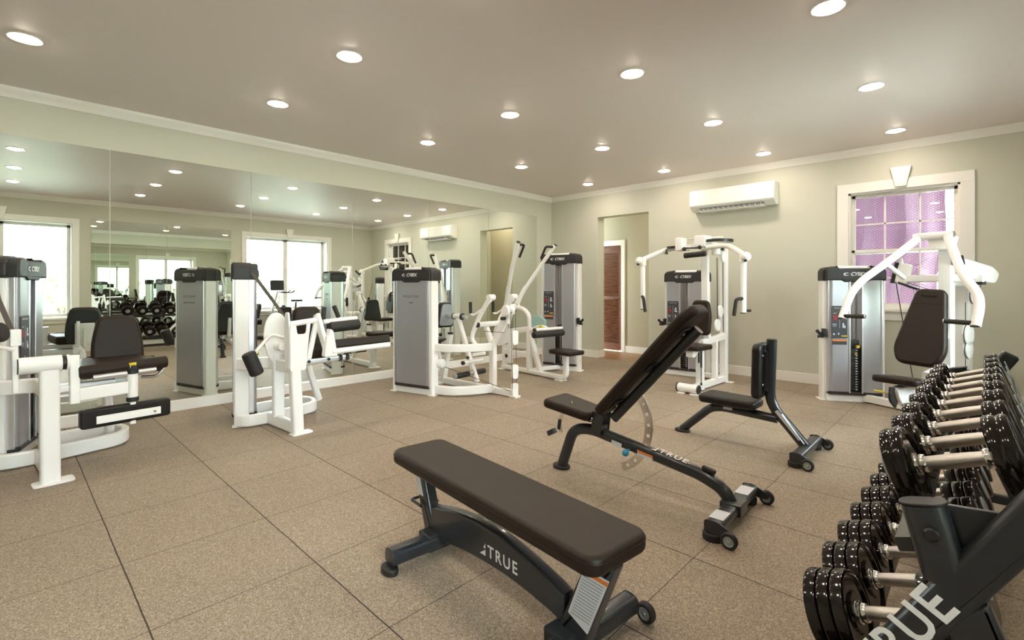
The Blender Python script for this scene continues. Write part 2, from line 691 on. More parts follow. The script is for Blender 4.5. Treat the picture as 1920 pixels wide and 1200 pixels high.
g = G(); g.box(((XW + XE) / 2, (YS + YN) / 2, -0.05), (XE - XW + 0.4, YN - YS, 0.10), bev=0)
structure('floor', g, floor_mat())
g = G(); g.box(((XW + XE) / 2, (YS + YN + T) / 2, ZC + 0.05), (XE - XW + 0.4, YN - YS + T, 0.10), bev=0)
structure('ceiling', g, CEIL)
wall_with_holes('wall_left', 'x', XW, YS, YN + T, 0, ZC, [], -T, WALL)
wall_with_holes('wall_back', 'x' if False else 'y', YN, XW, XE, 0, ZC,
                [(-4.80, -3.83, 0, 2.44), (-1.16, -0.155, 0.99, 2.37)], T, WALL)
W1, W2 = (-1.00, 0.90, 0.66, 2.42), (3.92, 5.88, 0.66, 2.42)
wall_with_holes('wall_right', 'x', XE, YS, YN + T, 0, ZC, [W1, W2], 0.34, WALL)
wall_with_holes('wall_rear', 'y', YS, XW - T, XE + 0.34, 0, ZC, [], -T, WALL)

# crown moulding and baseboards
def crown(name, p0, p1, inward):
    g = G()
    d = (V(p1) - V(p0)).normalized()
    prof = [(0, 0), (0, -0.085), (0.010, -0.085), (0.018, -0.068), (0.030, -0.050), (0.050, -0.030), (0.060, -0.016), (0.060, 0)]
    inw = V(inward)
    ra = [g.bm.verts.new(V(p0) + inw * a + V((0, 0, b))) for a, b in prof]
    rb = [g.bm.verts.new(V(p1) + inw * a + V((0, 0, b))) for a, b in prof]
    n = len(prof)
    for j in range(n):
        g.bm.faces.new((ra[j], ra[(j + 1) % n], rb[(j + 1) % n], rb[j]))
    g.bm.faces.new(ra); g.bm.faces.new(rb)
    return tag(g.obj(name, TRIM), kind='structure')


crown('trim_1', (XW, YS, ZC), (XW, YN, ZC), (1, 0, 0))
crown('trim_2', (XW, YN, ZC), (XE, YN, ZC), (0, -1, 0))
crown('trim_3', (XE, YS, ZC), (XE, YN, ZC), (-1, 0, 0))
crown('trim_4', (XW, YS, ZC), (XE, YS, ZC), (0, 1, 0))


def base(name, a, b, h=0.125, t=0.016):
    g = G()
    a, b = V(a), V(b)
    c = (a + b) / 2
    sx, sy = abs(b.x - a.x), abs(b.y - a.y)
    g.box((c.x, c.y, h / 2), (max(sx, t), max(sy, t), h), bev=0.003)
    return structure(name, g, TRIM)


base('baseboard_left', (XW + 0.02, YS, 0), (XW + 0.02, YN, 0), 0.10, 0.04)
g = G()
g.box(((XW - 4.80) / 2, YN - 0.008, 0.0625), (-4.80 - XW, 0.016, 0.125))
g.box((-4.792, YN + T / 2, 0.0625), (0.016, T + 0.016, 0.125))
g.box(((-3.83 + XE) / 2, YN - 0.008, 0.0625), (XE + 3.83, 0.016, 0.125))
g.box((-3.838, YN + T / 2, 0.0625), (0.016, T + 0.016, 0.125))
structure('baseboard_back', g, TRIM)
base('baseboard_right', (XE - 0.008, YS, 0), (XE - 0.008, YN, 0))
base('baseboard_rear', (XW, YS + 0.008, 0), (XE, YS + 0.008, 0))

# hall beyond the opening
HY = 8.12
g = G()
g.box((-4.85, (YN + T + HY) / 2 - 0.1, -0.05), (3.4, HY - YN + 0.0, 0.10), bev=0)
structure('floor_2', g, HALLF)
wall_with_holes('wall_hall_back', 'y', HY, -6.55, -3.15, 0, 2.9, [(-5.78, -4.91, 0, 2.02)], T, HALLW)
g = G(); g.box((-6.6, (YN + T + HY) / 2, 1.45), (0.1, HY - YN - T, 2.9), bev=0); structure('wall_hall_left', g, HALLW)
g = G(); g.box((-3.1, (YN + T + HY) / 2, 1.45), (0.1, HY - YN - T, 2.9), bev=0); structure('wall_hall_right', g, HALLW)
g = G(); g.box((-4.85, (YN + T + HY) / 2, 2.95), (3.6, HY - YN - T + 0.3, 0.1), bev=0); structure('ceiling_2', g, CEIL)
g = G()
g.box(((-4.83 - 3.15) / 2, HY - 0.008, 0.06), (1.68, 0.016, 0.12))
structure('baseboard_hall', g, TRIM)
g = G()
g.box((-4.87, HY - 0.01, 1.06), (0.08, 0.03, 2.12)); g.box((-5.83, HY - 0.01, 1.06), (0.08, 0.03, 2.12))
g.box((-5.345, HY - 0.01, 2.07), (0.89, 0.03, 0.10))
structure('trim_5', g, TRIM)
g = G()
for sx in (-5.74, -4.95):
    g.box((sx, HY + 0.05, 1.01), (0.08, 0.04, 1.98))
for sz in (0.08, 1.02, 1.95):
    g.box((-5.345, HY + 0.05, sz), (0.72, 0.04, 0.14 if sz != 1.02 else 0.06))
for i in range(66):
    z = 0.17 + i * 0.0265
    if abs(z - 1.02) < 0.028: continue
    g.box((-5.345, HY + 0.05, z), (0.72, 0.034, 0.018), rot=(35, 0, 0), bev=0)
g.box((-5.345, HY + 0.074, 1.01), (0.80, 0.008, 1.96), bev=0)
door = structure('door_1', g, DOORW)
g = G(); g.box((-5.265, HY + 0.35, 1.05), (1.3, 0.06, 2.3), bev=0); structure('door_light_block', g, HALLW)  # unseen backing added to stop outside light leaking through the door slats
g = G(); g.tube([(-4.98, HY + 0.03, 1.0), (-4.98, HY - 0.03, 1.0), (-5.07, HY - 0.03, 1.0)], 0.008, 0.01)
g.obj('door_handle', BLACK, door)


# windows in the right wall
def east_window(n, W):
    y0, y1, z0, z1 = W
    g = G()
    x = XE - 0.012
    cw = 0.10
    g.box((x, y0 - cw / 2, (z0 + z1) / 2), (0.024, cw, z1 - z0 + 0.0))
    g.box((x, y1 + cw / 2, (z0 + z1) / 2), (0.024, cw, z1 - z0 + 0.0))
    g.box((x, (y0 + y1) / 2, z1 + cw / 2), (0.024, y1 - y0 + 2 * cw, cw))
    g.box((x - 0.02, (y0 + y1) / 2, z0 - 0.02), (0.07, y1 - y0 + 2 * cw + 0.04, 0.04), bev=0.008)
    g.box((x, (y0 + y1) / 2, z0 - 0.075), (0.024, y1 - y0 + 2 * cw, 0.07))
    c = (y0 + y1) / 2
    g.prism([(-0.05, 0.02), (0.05, 0.02), (0.09, 0.225), (-0.09, 0.225)], 0.05, MX((x - 0.018, c, z1 + 0.0), (0, -1, 0), (0, 0, 1)), 0.004)
    fr = structure('window_%d' % n, g, TRIM)
    g = G()
    # reveal lining and sash frames near the outer face
    xo = XE + 0.27
    for a, b in ((y0, y0 + 0.012), (y1 - 0.012, y1)):
        g.box((XE + 0.16, (a + b) / 2, (z0 + z1) / 2), (0.30, b - a, z1 - z0), bev=0)
    g.box((XE + 0.16, c, z1 - 0.006), (0.30, y1 - y0, 0.012), bev=0)
    g.box((XE + 0.16, c, z0 + 0.006), (0.30, y1 - y0, 0.012), bev=0)
    f = 0.05
    for yy, w in ((y0 + f / 2 + .012, f), (y1 - f / 2 - .012, f), (c, 0.10)):
        g.box((xo, yy, (z0 + z1) / 2), (0.05, w, z1 - z0 - 0.02))
    for zz in (z0 + f / 2 + .012, z1 - f / 2 - .012):
        g.box((xo, c, zz), (0.05, y1 - y0 - 0.02, f))
    g.obj('sash_frame', TRIM, fr)
    for s, (a, b) in enumerate(((y0 + 0.05, c - 0.04), (c + 0.04, y1 - 0.05))):
        g = G(); g.box((xo + 0.01, (a + b) / 2, (z0 + z1) / 2), (0.006, b - a, z1 - z0 - 0.1), bev=0)
        g.obj('window_pane', GLASS, fr)
    return fr


east_window(2, W1)
east_window(3, W2)

# window in the back wall (six-over-six sashes)
wx0, wx1, wz0, wz1 = -1.16, -0.155, 0.99, 2.37
g = G()
yy = YN - 0.012
cw = 0.115
g.box((wx0 - cw / 2, yy, (wz0 + wz1) / 2), (cw, 0.024, wz1 - wz0))
g.box((wx1 + cw / 2, yy, (wz0 + wz1) / 2), (cw, 0.024, wz1 - wz0))
g.box(((wx0 + wx1) / 2, yy, wz1 + cw / 2), (wx1 - wx0 + 2 * cw, 0.024, cw))
g.box(((wx0 + wx1) / 2, yy - 0.02, wz0 - 0.02), (wx1 - wx0 + 2 * cw + .02, 0.07, 0.045), bev=0.01)
g.box(((wx0 + wx1) / 2, yy, wz0 - 0.09), (wx1 - wx0 + 2 * cw, 0.024, 0.10))
g.prism([(-0.05, 0.02), (0.05, 0.02), (0.095, 0.245), (-0.095, 0.245)], 0.05, MX(((wx0 + wx1) / 2, yy - 0.018, wz1 + 0.0), (1, 0, 0), (0, 0, 1)), 0.004)
wf = structure('window_1', g, TRIM)
g = G()
for a in (wx0 + 0.01, wx1 - 0.01):
    g.box((a, YN + 0.10, (wz0 + wz1) / 2), (0.02, 0.19, wz1 - wz0), bev=0)
g.box(((wx0 + wx1) / 2, YN + 0.10, wz1 - 0.01), (wx1 - wx0, 0.19, 0.02), bev=0)
g.box(((wx0 + wx1) / 2, YN + 0.10, wz0 + 0.01), (wx1 - wx0, 0.19, 0.02), bev=0)
g.obj('jamb_lining', TRIM, wf)
zm = 1.655
for nm, (za, zb), yq in (('upper_sash', (zm - 0.02, wz1 - 0.02), YN + 0.11), ('lower_sash', (wz0 + 0.02, zm + 0.03), YN + 0.075)):
    g = G()
    f = 0.035
    xa, xb = wx0 + 0.02, wx1 - 0.02
    for a in (xa + f / 2, xb - f / 2): g.box((a, yq, (za + zb) / 2), (f, 0.03, zb - za))
    for b in (za + f / 2, zb - f / 2): g.box(((xa + xb) / 2, yq, b), (xb - xa, 0.03, f))
    for k in (1, 2): g.box((xa + (xb - xa) * k / 3, yq, (za + zb) / 2), (0.016, 0.018, zb - za - f), bev=0)
    g.box(((xa + xb) / 2, yq, (za + zb) / 2), (xb - xa - f, 0.018, 0.016), bev=0)
    sash = g.obj(nm, TRIM, wf)
    g = G(); g.box(((xa + xb) / 2, yq + 0.003, (za + zb) / 2), (xb - xa - 0.04, 0.004, zb - za - 0.04), bev=0)
    g.obj('glass_pane', GLASS, sash)
# lilac sheeting hanging outside
g = G()
N = 60
rows = []
for iz in range(13):
    z = 0.55 + iz * 0.17
    rows.append([g.bm.verts.new((-2.5 + i * 0.0372 + 0.02 * sin(iz) - 0.012 * (12 - iz) * (i / N), YN + 0.62 + 0.05 * sin(i * 0.42 + iz * 0.25) + 0.02 * sin(i * 1.1), z)) for i in range(N + 1)])
for a, b in zip(rows, rows[1:]):
    for i in range(N): g.bm.faces.new((a[i], a[i + 1], b[i + 1], b[i]))
r = bmesh.ops.solidify(g.bm, geom=g.bm.faces[:], thickness=0.004)
g2 = G(); g2.box((-1.35, YN + 0.56, 2.63), (2.6, 0.5, 0.09), bev=0); structure('added_eave', g2, TRIM)  # unseen eave beam added to carry the sheeting; it also shades it
tag(g.obj('sheeting', TARP), 'lilac mesh sheeting hanging outside behind the back wall window', 'sheeting')


# ------------------------------------------------------------------ mirrors
def mirror(x, y0, y1, z0, z1, sgn, label):
    g = G()
    g.box((x + sgn * 0.004, (y0 + y1) / 2, (z0 + z1) / 2), (0.006, y1 - y0 - 0.007, z1 - z0), bev=0)
    o = g.obj('mirror_panel', MIRROR)
    return tag(o, label, 'mirror', 'frameless wall mirror panels')


ys = [-1.74, -0.53, 0.684, 1.897, 3.105, 4.31, 5.51, 6.725]
names = ['beyond the left edge of the view', 'behind the leg extension machine', 'between the leg extension and leg curl machines',
         'behind the leg curl seat', 'behind the row machine tower', 'between the row machine and the tall tower', 'last before the back corner, narrowest looking']
for a, b, nme in zip(ys, ys[1:], names):
    mirror(XW, a, b, 0.10, 2.51, 1, 'tall frameless mirror panel on the left wall, ' + nme)
mirror(XE, 1.165, 2.38, 0.14, 2.53, -1, 'mirror panel behind the dumbbell rack, half nearer the camera, seen reflected')
mirror(XE, 2.38, 3.60, 0.14, 2.53, -1, 'mirror panel behind the dumbbell rack, half further from camera, seen reflected')

# ------------------------------------------------------------------ ceiling lights
xs = [-4.59, -3.27, -1.95, -0.65]
yl = [0.10, 1.72, 3.38, 4.97, 6.56]
xn = ['row nearest the mirror wall', 'second row from the mirror wall', 'third row from the mirror wall', 'row nearest the window side']
yn = ['above the camera end', 'fourth from the back wall', 'third from the back wall', 'second from the back wall', 'closest to the back wall']
g = G(); g.lathe([(0.070, 0), (0.070, -0.003), (0.086, -0.007), (0.090, 0)], n=36)
ring = g.obj('trim_ring', PLASTW)
g = G(); g.lathe([(0, -0.018), (0.03, -0.0165), (0.05, -0.0125), (0.066, -0.0045), (0.070, 0)], n=32)
lens = g.obj('lamp_lens', LENS)
proto = thing('ceiling_light', 'x', 'ceiling light', (xs[0], yl[0], ZC), 0, 'round recessed ceiling lights in a grid')
ring.parent = proto; lens.parent = proto
first = True
for i, x in enumerate(xs):
    for j, y in enumerate(yl):
        o = proto if first else copy_tree(proto)
        first = False
        o.location = (x, y, ZC)
        o['label'] = 'lit round ceiling light, %s, %s' % (xn[i], yn[j])
o = copy_tree(proto); o.location = (-3.7, 7.75, 2.90); o['label'] = 'unseen round ceiling light added to light the hall beyond the opening'  # hidden lamp added to give the hall its warm light
o['group'] = 'added hall light'

# ------------------------------------------------------------------ air conditioner, outlet
ac = thing('air_conditioner', 'white wall mounted split air conditioner on the back wall', 'air conditioner', (-2.50, YN, 2.33))
prof = [(0, 0.02), (0.0, 0.30), (-0.19, 0.30), (-0.215, 0.28), (-0.215, 0.07), (-0.20, 0.05), (-0.09, 0.0), (-0.03, 0.0)]
g = G(); g.prism(fpoly(prof, [0, 0, .02, .02, .02, .02, .01, 0]), 1.13, MX((0, 0, 0), (0, 1, 0), (0, 0, 1)), 0.012)
g.obj('housing', PLASTW, ac)
g = G(); g.box((0.0, -0.150, 0.0225), (0.86, 0.085, 0.012), rot=(-24, 0, 0)); g.obj('outlet_slot', GREYP, ac)
g = G()
for k in range(12): g.box((-0.38 + k * 0.07, -0.152, 0.016), (0.006, 0.06, 0.02), rot=(-24, 0, 0), bev=0)
g.box((0, -0.155, 0.012), (0.86, 0.010, 0.006), bev=0)
g.obj('vanes', TRIM, ac)
g = G(); g.box((0.0, -0.128, -0.012), (0.88, 0.085, 0.008), rot=(-10, 0, 0)); g.obj('louvre_flap', PLASTW, ac)
g = G(); g.box((0, -0.2165, 0.175), (1.12, 0.003, 0.20), bev=0.001); g.obj('front_panel', PLASTW, ac)
ol = thing('wall_outlet', 'small white wall outlet low on the back wall beyond the dumbbells', 'outlet', (0.16, YN, 0.385))
g = G(); g.box((0, -0.004, 0), (0.075, 0.008, 0.115)); g.obj('cover_plate', PLASTW, ol)
g = G()
for z in (-.025, .025): g.box((0, -0.0085, z), (0.034, 0.003, 0.03))
g.obj('socket', TRIM, ol)


# ------------------------------------------------------------------ shared machine pieces
def swoosh(size, m, material, parent, name='logo_mark'):
    """ring-like swoosh in front of the maker's lettering"""
    g = G()
    n = 20
    out, inn = [], []
    for i in range(n + 1):
        a = R(35 + 290 * i / n)
        w = 0.10 + 0.20 * sin(pi * i / n)
        out.append((size * 0.85 * cos(a), size * 0.5 * sin(a)))
        inn.append((size * (0.85 - w) * cos(a) + size * .08, size * (0.5 - w) * sin(a)))
    vo = [g.bm.verts.new(m @ V((x, y, 0.0006))) for x, y in out]
    vi = [g.bm.verts.new(m @ V((x, y, 0.0006))) for x, y in inn]
    for i in range(n): g.bm.faces.new((vo[i], vo[i + 1], vi[i + 1], vi[i]))
    return g.obj(name, material, parent)


def tower(root, x, y, rot, H=1.46, W=0.60, sub='', strap=None, holder=1):
    """weight tower; user side is local -Y"""
    g = G()
    # rear shroud
    hw = W / 2 - 0.045
    zt = H - 0.12
    out = fpoly([(-hw, -0.02), (-hw, 0.075), (-hw + .03, 0.092), (hw - .03, 0.092), (hw, 0.075), (hw, -0.02), (hw - .006, -0.02), (hw - .006, .07), (hw - .03, .086), (-hw + .03, .086), (-hw + .006, .07), (-hw + .006, -.02)],
                [0, .02, .01, .01, .02, 0, 0, .015, .01, .01, .015, 0], 3)
    g.prism(out, zt - 0.10, MX((0, 0, (zt + 0.10) / 2)))
    # front panels
    for s in (-1, 1):
        a, b = 0.055, hw
        o2 = fpoly([(s * a, -0.098), (s * b, -0.098), (s * b, -0.02), (s * (b - .006), -0.02), (s * (b - .006), -0.09), (s * a, -0.09)], [0, .035, 0, 0, .03, 0], 4)
        g.prism(o2, zt - 0.10, MX((0, 0, (zt + 0.10) / 2)))
    t = g.obj('weight_tower', SHROUD, root)
    t.location = (x, y, 0); t.rotation_euler = (0, 0, R(rot))
    g = G()
    for s in (-1, 1):
        g.bar([(s * (W / 2 - 0.024), 0.02, 0.004), (s * (W / 2 - 0.024), 0.02, H - 0.13)], 0.048, 0.12, up=(0, 1, 0), r=0.014)
        g.box((s * (W / 2 - 0.015), 0.02, 0.005), (0.085, 0.15, 0.010), bev=0.003)
    g.box((0, 0.055, 0.04), (W - 0.06, 0.03, 0.075), bev=0.004); g.box((0, -0.06, 0.04), (W - 0.06, 0.03, 0.075), bev=0.004)
    g.obj('tower_frame', WHITE, t)
    g = G()
    for s in (-1, 1):
        g.box((s * 0.060, -0.099, (zt + .10) / 2), (0.016, 0.012, zt - 0.10), bev=0.003)
        g.box((s * (hw - 0.004), -0.055, (zt + .10) / 2), (0.022, 0.05, zt - 0.10), bev=0.005)
        g.box((s * (hw + 0.002), 0.080, (zt + .10) / 2), (0.016, 0.02, zt - 0.10), bev=0.005)
    g.obj('edge_trim', ALU, t)
    g = G()
    o3 = fpoly([(-hw - .004, -0.104), (hw + .004, -0.104), (hw + .004, 0.098), (-hw - .004, 0.098)], .03)
    g.prism(o3, 0.035, MX((0, 0, 0.095)), 0.006)
    g.obj('base_band', CAP, t)
    # cap
    w2 = W / 2 + 0.006
    g = G()
    co = fpoly([(-w2 + .02, H - .150), (-w2 + .02, H - .02), (-w2 + .13, H - .005), (-w2 + .15, H - .022), (w2 - .15, H - .022), (w2 - .13, H - .005), (w2 - .02, H - .02), (w2 - .02, H - .150),
                (.14, H - .150), (.11, H - .170), (-.11, H - .170), (-.14, H - .150)], [.01, .13, .01, .005, .005, .01, .13, .01, .01, .01, .01, .01], 6)
    g.prism(co, 0.215, MX((0, -0.002, 0), (1, 0, 0), (0, 0, 1)), 0.012)
    for s in (-1, 1):
        so = fpoly([(s * (w2 - .075), H - .155), (s * (w2 - .075), H - .055), (s * (w2 - .16), H + .004), (s * (w2 - .13), H + .004), (s * w2, H - .01), (s * w2, H - .155)], [.01, .05, .01, .01, .12, .01], 6)
        g.prism(so, 0.145, MX((0, 0.02, 0), (1, 0, 0), (0, 0, 1)), 0.014)
    g.obj('top_cap', CAP, t)
    g = G(); g.tube([(-w2 + .14, 0.0, H - .018), (w2 - .14, 0.0, H - .018)], 0.026); g.obj('top_bar', WHITE, t)
    for sgn in (-1, 1):
        mm = MX((0.02 * -sgn * 0 + (0.018 if sgn < 0 else -0.018), sgn * 0.1105 - 0.002, H - .085), (-sgn, 0, 0), (0, 0, 1))
        txt('lettering', 'CYBEX', 0.052, mm, PRINTW, t, shear=0.25, bold=0.0012, space=0.92)
        swoosh(0.033, mm @ Matrix.Translation((-0.115, 0, 0)), PRINTW, t)
    mb = MX((0, 0.0925, H - .335), (-1, 0, 0), (0, 0, 1))
    txt('lettering', 'PRESTIGE', 0.040, mb, PRINTD, t, space=1.45)
    if sub:
        txt('lettering', sub, 0.022, MX((0, 0.0925, H - .405), (-1, 0, 0), (0, 0, 1)), PRINTD, t, bold=0.0006, space=1.25)
    # exercise placard, on the left front panel
    px = -0.158
    zc = H * 0.5 + 0.13
    g = G(); g.prism(rrect(.155, .35, .012), 0.006, MX((px, -0.102, zc), (1, 0, 0), (0, 0, 1)), 0.001); g.obj('placard', PRINTD, t)
    txt('placard_lettering', 'PRESTIGE', 0.017, MX((px, -0.1053, zc + .15), (1, 0, 0), (0, 0, 1)), PRINTW, t, space=1.5)
    g = G()
    for dx, dz, a, b in ((-.045, .05, .025, .05), (-.03, .035, .014, .03)):
        g.prism(fpoly([(-a / 2, -b / 2), (a / 2, -b / 2), (a * .7, b / 3), (0, b / 2), (-a * .7, b / 3)], .006), 0.001, MX((px + dx, -0.1055, zc + dz), (1, 0, 0), (0, 0, 1)))
    g.obj('placard_figure', RED, t)
    g = G()
    for dx, dz, a, b in ((.04, .07, .02, .03), (.045, .035, .03, .02), (.03, .045, .012, .03), (.035, -.035, .014, .05), (.05, -.05, .01, .03), (-.05, -.02, .04, .004), (-.05, -.032, .04, .004),
                         (-.05, -.044, .03, .004), (-.055, -.13, .016, .016), (-.01, -.125, .012, .02), (0, 0.02, .002, .17), (-.045, .095, .03, .004)):
        g.box((px + dx, -0.1056, zc + dz), (a, 0.001, b), bev=0)
    g.obj('placard_picture', PAPER, t)
    g = G(); g.box((px + .045, -0.1057, zc - .148), (.055, 0.001, .012), bev=0); g.obj('placard_strip', YELLOW, t)
    g = G(); g.box((px, -0.1025, zc - .215), (.14, 0.004, .055), bev=.001); g.obj('warning_label', PRINTD, t)
    g = G(); g.box((px, -0.105, zc - .197), (.135, 0.001, .018), bev=0); g.obj('warning_strip', ORANGE, t)
    # stack
    g = G()
    for k in range(17): g.box((0, 0.0, 0.135 + k * 0.028), (0.40, 0.13, 0.025), bev=0.002)
    g.box((0, -0.02, 0.64), (0.09, 0.09, 0.06), bev=0.01)
    g.obj('weight_stack', BLACK, t)
    g = G()
    for k in range(17): g.box((0.016, -0.0705, 0.135 + k * 0.028), (0.018, 0.001, 0.010), bev=0)
    g.obj('weight_numbers', PAPER, t)
    g = G(); g.tube([(0.0, -0.02, 0.66), (0.0, -0.02, H - .16)], 0.006); g.tube([(-.035, -0.02, 0.12), (-.035, -0.02, H - .16)], 0.008); g.tube([(.035, -0.02, 0.12), (.035, -0.02, H - .16)], 0.008)
    g.obj('guide_rod', STEEL, t)
    g = G(); g.cyl((0.015, -0.085, 0.60), (0.015, -0.125, 0.60), 0.015); g.cyl((0.0, -0.07, 0.52), (0.0, -0.10, 0.52), 0.010); g.obj('selector_pin', YELLOW, t)
    # accessory hook on a column
    if holder:
        hx = holder * (W / 2 + 0.002)
        g = G()
        g.box((hx - holder * .01, -0.055, 0.74), (0.04, 0.05, 0.09), bev=0.006)
        g.bar([(hx, -.06, .72), (hx + holder * .045, -.085, .735), (hx + holder * .075, -.09, .77)], .035, .014, up=(0, 1, 0), r=.005)
        g.bar([(hx, -.06, .70), (hx + holder * .06, -.085, .70)], .03, .012, up=(0, 1, 0), r=.005)
        g.obj('bottle_holder', BLACK, t)
    return t


def roller(g, p0, p1, r, n=26):
    p0, p1 = V(p0), V(p1)
    d = (p1 - p0); h = d.length; z = d.normalized(); x = z.orthogonal().normalized()
    e = r * 0.28
    g.lathe([(0, 0), (r - e, 0), (r - e * .3, e * .3), (r, e), (r, h - e), (r - e * .3, h - e * .3), (r - e, h), (0, h)], MX(p0, x, z.cross(x)), n)


def pad(root, name, outline, t, m, material=None, bev=0.018, seam=True):
    g = G(); g.prism(outline, t, m, bev, 4)
    o = g.obj(name, material or LEATHER, root, angle=60)
    if seam:
        g = G()
        n = len(outline)
        cx = sum(p[0] for p in outline) / n; cy = sum(p[1] for p in outline) / n
        pts = [m @ V((p[0], p[1], t / 2 - bev * 0.9)) for p in outline]
        pts.append(pts[0])
        zd = (m.to_3x3() @ V((0, 0, 1)))
        g.sweep(pts, circ(0.0022, 6), up=zd, caps=True)
        g.obj('seam', material or LEATHER, o)
    return o


# ------------------------------------------------------------------ leg extension machine
def leg_base(root):
    g = G()
    # floor loop
    g.bar([(-0.60, -0.27, 0.06), (-0.52, -0.22, 0.06), (-0.50, 0.0, 0.06), (-0.57, 0.42, 0.06), (-0.72, 0.50, 0.06), (-0.95, 0.45, 0.06), (-0.93, 0.0, 0.06)], 0.05, 0.10, fil=0.14)
    g.bar([(-0.60, -0.27, 0.56), (-0.52, -0.22, 0.56), (-0.50, -0.05, 0.56), (-0.02, -0.045, 0.56)], 0.05, 0.10, fil=0.14)
    g.box((-0.27, -0.045, 0.06), (0.5, 0.05, 0.10), bev=.012)
    return g


def machine_leg_extension():
    root = thing('leg_extension_machine', 'white seated leg extension machine with dark brown pads, furthest left by the mirror', 'exercise machine', (-4.25, 0.25, 0), 4, 'white weight machines')
    tower(root, -0.93, -0.13, 159, sub='LEG EXTENSION', holder=0)
    g = leg_base(root)
    g.bar([(-0.78, 0.40, 0.06), (-0.70, 0.36, 0.56), (-0.55, 0.32, 0.62)], 0.05, 0.06, up=(0, 1, 0), r=.02, fil=.05)
    g.bar([(-0.70, 0.32, 0.58), (-0.06, 0.32, 0.60)], 0.06, 0.06, r=.015)
    g.box((-0.28, 0.18, 0.545), (0.10, 0.36, 0.06), bev=.012)
    g.box((-0.04, 0.14, 0.585), (0.05, 0.30, 0.05), bev=.01)
    g.bar([(-0.60, 0.33, 0.60), (-0.68, 0.33, 0.80), (-0.66, 0.33, 0.88)], 0.06, 0.03, up=(0, 1, 0), r=.01)
    g.obj('frame', WHITE, root)
    g = G()
    g.bar([(0, -0.045, 0.006), (0, -0.05, 0.72)], 0.075, 0.098, up=(0, 1, 0), r=0.02)
    g.prism(fpoly([(-.06, -.13), (.06, -.13), (.06, .07), (-.06, .07)], .03), 0.012, MX((0, 0, 0.006)), 0.003)
    g.obj('front_column', WHITE, root)
    g = G(); g.tube([(0, -0.19, 0.757), (0, 0.008, 0.757)], 0.052, n=24); g.obj('pivot_housing', WHITE, root)
    g = G(); g.cyl((0, 0.008, 0.757), (0, 0.03, 0.757), 0.045); g.cyl((0, -0.195, 0.757), (0, -0.19, 0.757), 0.05); g.obj('pivot_collar', BLACK, root)
    g = G()
    g.cyl((0, 0.03, 0.757), (0, 0.045, 0.757), 0.05)
    g.bar([(0.0, 0.068, 0.80), (0.02, 0.068, 0.49)], 0.06, 0.05, up=(0, 1, 0), r=.008)
    g.bar([(0.03, 0.09, 0.545), (0.04, 0.35, 0.555)], 0.05, 0.085, r=.008)
    g.tube([(0.05, 0.365, 0.48), (0.05, 0.365, 0.66)], 0.031, n=20)
    lever = g.obj('lever_arm', WHITE, root)
    g = G(); g.bar([(0.05, 0.365, 0.30), (0.05, 0.365, 0.70)], 0.035, 0.035, up=(0, 1, 0), r=.008); g.obj('shin_post', WHITE, root)
    g = G(); g.cyl((0.05, 0.365, 0.455), (0.05, 0.365, 0.485), 0.036); g.cyl((0.05, 0.365, 0.645), (0.05, 0.365, 0.685), 0.035)
    g.cyl((0.07, 0.365, 0.345), (0.09, 0.365, 0.345), 0.015); g.cyl((0.07, 0.365, 0.69), (0.09, 0.365, 0.69), 0.016)
    g.obj('collar', BLACK, lever)
    g = G(); g.cyl((0.05, 0.365, 0.70), (0.05, 0.365, 0.72), 0.022); g.obj('release_knob', YELLOW, lever)
    m = MX((0.055, 0.337, 0.378), (-0.03, 1, 0), (0, 0, 1))
    p = pad(root, 'shin_pad', rrect(0.50, 0.125, 0.02), 0.07, m @ Matrix.Rotation(0, 4, 'X') @ Matrix.Translation((0, 0, -0.02)), LEATHB, .014, False)
    g = G(); g.box((0.098, 0.34, 0.372), (0.014, 0.355, 0.050), rot=(0, 0, 2)); g.obj('pad_bracket', WHITE, p)
    g = G()
    for yy in (0.20, 0.48): g.cyl((0.105, yy, 0.372), (0.108, yy, 0.372), 0.008)
    g.obj('bolt', STEEL, p)
    # seat: thick front bolster and cushion
    so = fpoly([(0.03, 0.08), (0.03, 0.58), (-0.16, 0.56), (-0.50, 0.50), (-0.50, 0.16), (-0.16, 0.10)], [.05, .05, .03, .05, .05, .03])
    s = pad(root, 'seat', so, 0.09, MX((0, 0, 0.678)), LEATHER, .03)
    g = G(); roller(g, (0.02, 0.085, 0.685), (0.02, 0.575, 0.70), 0.042); g.obj('front_bolster', LEATHER, s)
    g = G(); g.tube([(0.045, 0.155, 0.645), (0.045, 0.50, 0.655)], 0.022); g.tube([(-0.05, 0.44, 0.60), (0.01, 0.52, 0.60), (0.02, 0.56, 0.66)], 0.011, 0.03)
    g.obj('seat_tube', ALU, s)
    # back pad
    m = MX((-0.47, 0.385, 0.83), (0, 1, 0), (-0.12, 0, 1))
    bo = fpoly([(-.16, -.20), (.16, -.20), (.155, 0.0), (.115, .19), (-.115, .19), (-.155, 0.0)], [.05, .05, .06, .05, .05, .06])
    b = pad(root, 'back_pad', bo, 0.07, m, LEATHER, .025)
    g = G(); g.prism([(p[0] * .92, p[1] * .94) for p in bo], 0.03, m @ Matrix.Translation((0, 0, -0.048)), .008); g.obj('back_shell', BLACK, b)
    g = G(); g.box((-0.555, 0.385, 0.74), (0.02, 0.16, 0.24), rot=(0, -7, 0), bev=.01); g.bar([(-0.56, 0.385, 0.62), (-0.57, 0.385, 0.80)], .05, .03, up=(0, 1, 0)); g.obj('back_bracket', WHITE, b)
    # counterweight and rod on the outer end
    g = G()
    g.bar([(0.0, -0.20, 0.757), (0.0, -0.205, 0.96)], 0.035, 0.03, up=(0, 1, 0), r=.008)
